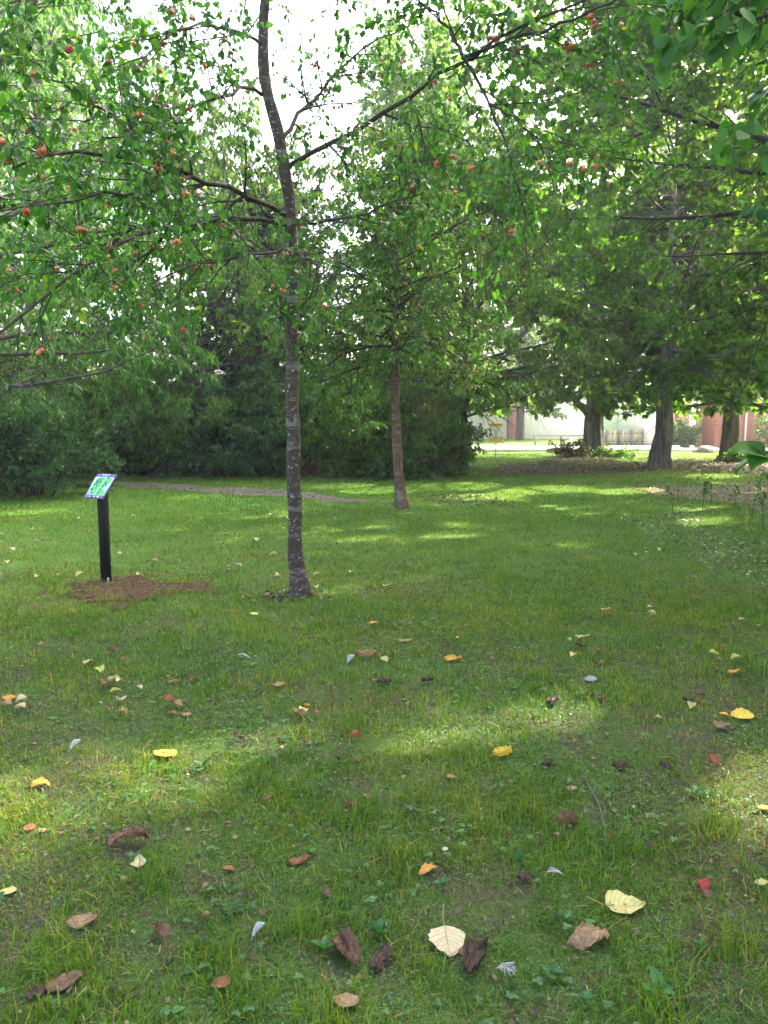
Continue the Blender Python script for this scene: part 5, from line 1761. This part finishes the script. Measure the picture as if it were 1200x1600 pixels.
crumbs("leaf_litter", 11000, in_zone(Z_MULCH, 1.0, .7), M['crumb'], .04, .09, 2, .02)
crumbs("soil_crumbs", 1500, in_zone(Z_SOIL, .32, 4.0), M['soil'], .008, .022, 3, .02)
crumbs("pale_litter", 2600, in_zone(Z_LITT, .8, .9), M['crumb_pale'], .02, .055, 4, .02)
crumbs("path_litter", 2600, in_zone(Z_WORN, .8, .9), M['crumb_pale'], .03, .07, 5, .02)
crumbs("path_leaves", 1500, in_zone(Z_PATH, .5, 1.2), M['crumb'], .03, .08, 6, .02)
crumbs("dusky_litter", 900, in_zone(Z_DUSK, .3, 1.2), M['crumb'], .03, .07, 7, .02)
def trunk_foot(rng, n):
    g = G(450, 935)
    return g[0] + rng.normal(-.02, .16, n), g[1] + rng.normal(-.02, .1, n)
crumbs("trunk_litter", 260, trunk_foot, M['crumb'], .02, .06, 8, .012)
def mid_f(rng, n):
    x, y = wedge(rng, n, 6, 16)
    k = rng.random(n) < np.clip((fbm(x, y, 1.2, 405) - .5) * 5, .04, 1)
    return x[k], y[k]
crumbs("lawn_crumbs", 5000, mid_f, M['crumb'], .015, .04, 9, .015)

# feathers
M['feather'] = flat_mat("feather_white", (.30, .31, .31), .7, var=.1, scale=40)
def feather(px, py, Lpx, rz, label, fluffy=False):
    g = G(px, py)
    dist = math.sqrt(g[0] ** 2 + g[1] ** 2 + CAM_H ** 2)
    L = Lpx / FPX * dist
    rng = np.random.default_rng(int(px))
    mb = MB()
    n = 46
    u = np.repeat(np.linspace(.05, 1, n // 2), 2)
    sd = np.tile([1, -1], n // 2)
    z0 = float(gz(g[0], g[1]))
    pos = np.stack([np.zeros(n), u * L, .01 + .012 * np.sin(u * 3)], 1)
    d = np.stack([sd * (1.0 if not fluffy else 1.3), np.full(n, .8), rng.normal(.1, .1 if not fluffy else .6, n)], 1)
    put_leaves(mb, 'dia', pos, d, np.tile([0, 0, 1.0], (n, 1)), L * (.30 if not fluffy else .5) * np.sin(np.pi * np.clip(u, .1, .93)) + .003, np.full(n, L * .07), np.full(n, .5))
    mb.tubes(np.array([[[0, -.15 * L, .004], [0, .4 * L, .02], [0, L, .012]]]), np.array([[.001, .0008, .0003]]), 4)
    o = mb.obj("feather", M['feather'], loc=(g[0], g[1], z0 + .015))
    o.rotation_euler = (0.2, 0, math.radians(rz))
    tag(o, label, "feather")
    KEEP_CLEAR.append((g[0], g[1] - .02, L * .6))
feather(390, 1037, 18, 80, "small pale feather in the left mid lawn")
feather(543, 1044, 24, -20, "upright white feather beside the long pale brown leaf")
feather(110, 1178, 22, -15, "white and grey feather in the left foreground")
feather(778, 1514, 26, -130, "fluffy white down feather beside the dark curled leaf", True)
feather(878, 1373, 22, 100, "thin white feather lying flat on lower right grass")
feather(395, 1470, 24, -30, "grey white feather among grass, bottom left of centre")

# twigs
M['twig_grey'] = flat_mat('twig_grey', (.085, .075, .068), .85, var=.3, scale=60)
def twig(pts, r, name, label, z=.012, cat="twig", mat='twig_grey', heights=None):
    w_ = []
    for k, (px, py) in enumerate(pts):
        g = G(px, py)
        g[2] = gz(g[0], g[1]) + (z if heights is None else heights[k])
        w_.append(g)
    w_ = np.array(w_)
    O = w_[0].copy()
    T = trunk_poly(np.random.default_rng(3), w_ - O, 14, .002)
    mb = MB().tubes(T[None], np.linspace(r, r * .5, 14)[None], 6)
    rng = np.random.default_rng(8)
    p2, r2 = children(rng, T[None], np.full((1, 14), r), 3, .2, .8, .7, .1, .1, 4, 0, .05, .6, .5, Labs=.05)
    p2[..., 2] = np.maximum(p2[..., 2], -.01)
    mb.tubes(p2, np.maximum(r2, .001), 4)
    o = mb.obj(name, M[mat], loc=tuple(O))
    tag(o, label, cat)
twig([(948, 1322), (945, 1290), (935, 1255), (920, 1228), (908, 1207)], .0055, "fallen_twig", "long bent grey twig lying in the right foreground")
twig([(535, 1452), (545, 1430), (560, 1420)], .004, "fallen_twig", "short dark twig beside the long rolled brown leaf", mat='stem_dark')
gg = G(1140, 1117)
st = MB().tubes(np.array([[[0, 0, 0], [-.02, .02, .06], [-.05, .05, .12], [-.065, .06, .17]]]), np.array([[.0018, .0016, .0014, .001]]), 5)
o = st.obj("thin_stalk", M['stem_dark'], loc=(gg[0], gg[1], float(gz(gg[0], gg[1]))))
tag(o, "thin dark stalk leaning up from the yellow leaf on the right", "stalk")

# broad-leaved weeds that can be told apart
def rosette(px, py, n, L, label, seed, el=.35):
    rng = np.random.default_rng(seed)
    g = G(px, py)
    root = empty("weed", (g[0], g[1], float(gz(g[0], g[1]))))
    tv, tf = big_leaf_tpl(.28, .2, .08, 6, 2)
    for k in range(n):
        a = k * 2.4 + rng.normal(0, .2)
        e = el + rng.normal(0, .2)
        d = np.array([[math.cos(a) * math.cos(e), math.sin(a) * math.cos(e), math.sin(e)]])
        m = MB()
        put_leaves(m, (tv, tf), np.array([[.004 * math.cos(a), .004 * math.sin(a), .008 + .003 * k]]), d, np.array([[0, 0, 1.0]]), np.array([L * rng.uniform(.7, 1.1)]), np.array([L * rng.uniform(.8, 1.1)]), np.array([rng.random()]))
        m.obj("leaf", M['herb'], root)
    tag(root, label, "weed", "broad leaved weeds in the near grass")
rosette(1030, 1545, 7, .065, "biggest weed rosette in the bottom right foreground", 1)
rosette(318, 1195, 6, .05, "weed with pale leaves right of the bright yellow leaf", 2)
rosette(360, 1425, 6, .05, "weed with rounded leaves near the bottom left feather", 3)
rosette(505, 1480, 5, .045, "weed left of the rolled brown leaf", 4, .6)
rosette(860, 1520, 6, .04, "small weed below the curled tan leaf", 5, .5)
rosette(915, 1560, 5, .035, "tiny weed at the bottom right of centre", 6, .5)
rosette(885, 1440, 5, .04, "weed between the cream and pale yellow leaves", 7, .5)
rosette(590, 1455, 5, .05, "weed standing right of the blackish leaf", 8, .9)
rosette(1095, 1480, 5, .03, "small two leaved weed in the lower right", 9, .7)
rosette(210, 1345, 6, .035, "small weed under the long brown curled leaf", 10, .5)
rosette(690, 1385, 6, .035, "weed right of the curled orange leaf", 11, .5)
rosette(812, 1345, 5, .045, "upright weed on bare soil right of centre", 12, .9)
rosette(90, 1130, 6, .05, "low weed in the left lawn above the feather", 13, .4)
rosette(1085, 1240, 6, .05, "low weed left of the right sun patch", 14, .4)
build_grass()


# ------------------------------------------------------------------ haze volume added to imitate veiling glare and pale the far trees
t = NT("glare_haze")
pv = t.n("ShaderNodeVolumePrincipled", i={"Density": .0010, "Anisotropy": .3, "Color": (.93, .96, 1.0, 1)})
t.t.links.new(pv.outputs[0], t.out.inputs["Volume"])
hz = MB().box((0, 500, 13.5), (6400, 6400, 30)).obj("haze", t.m, kind='stuff', smooth=False)
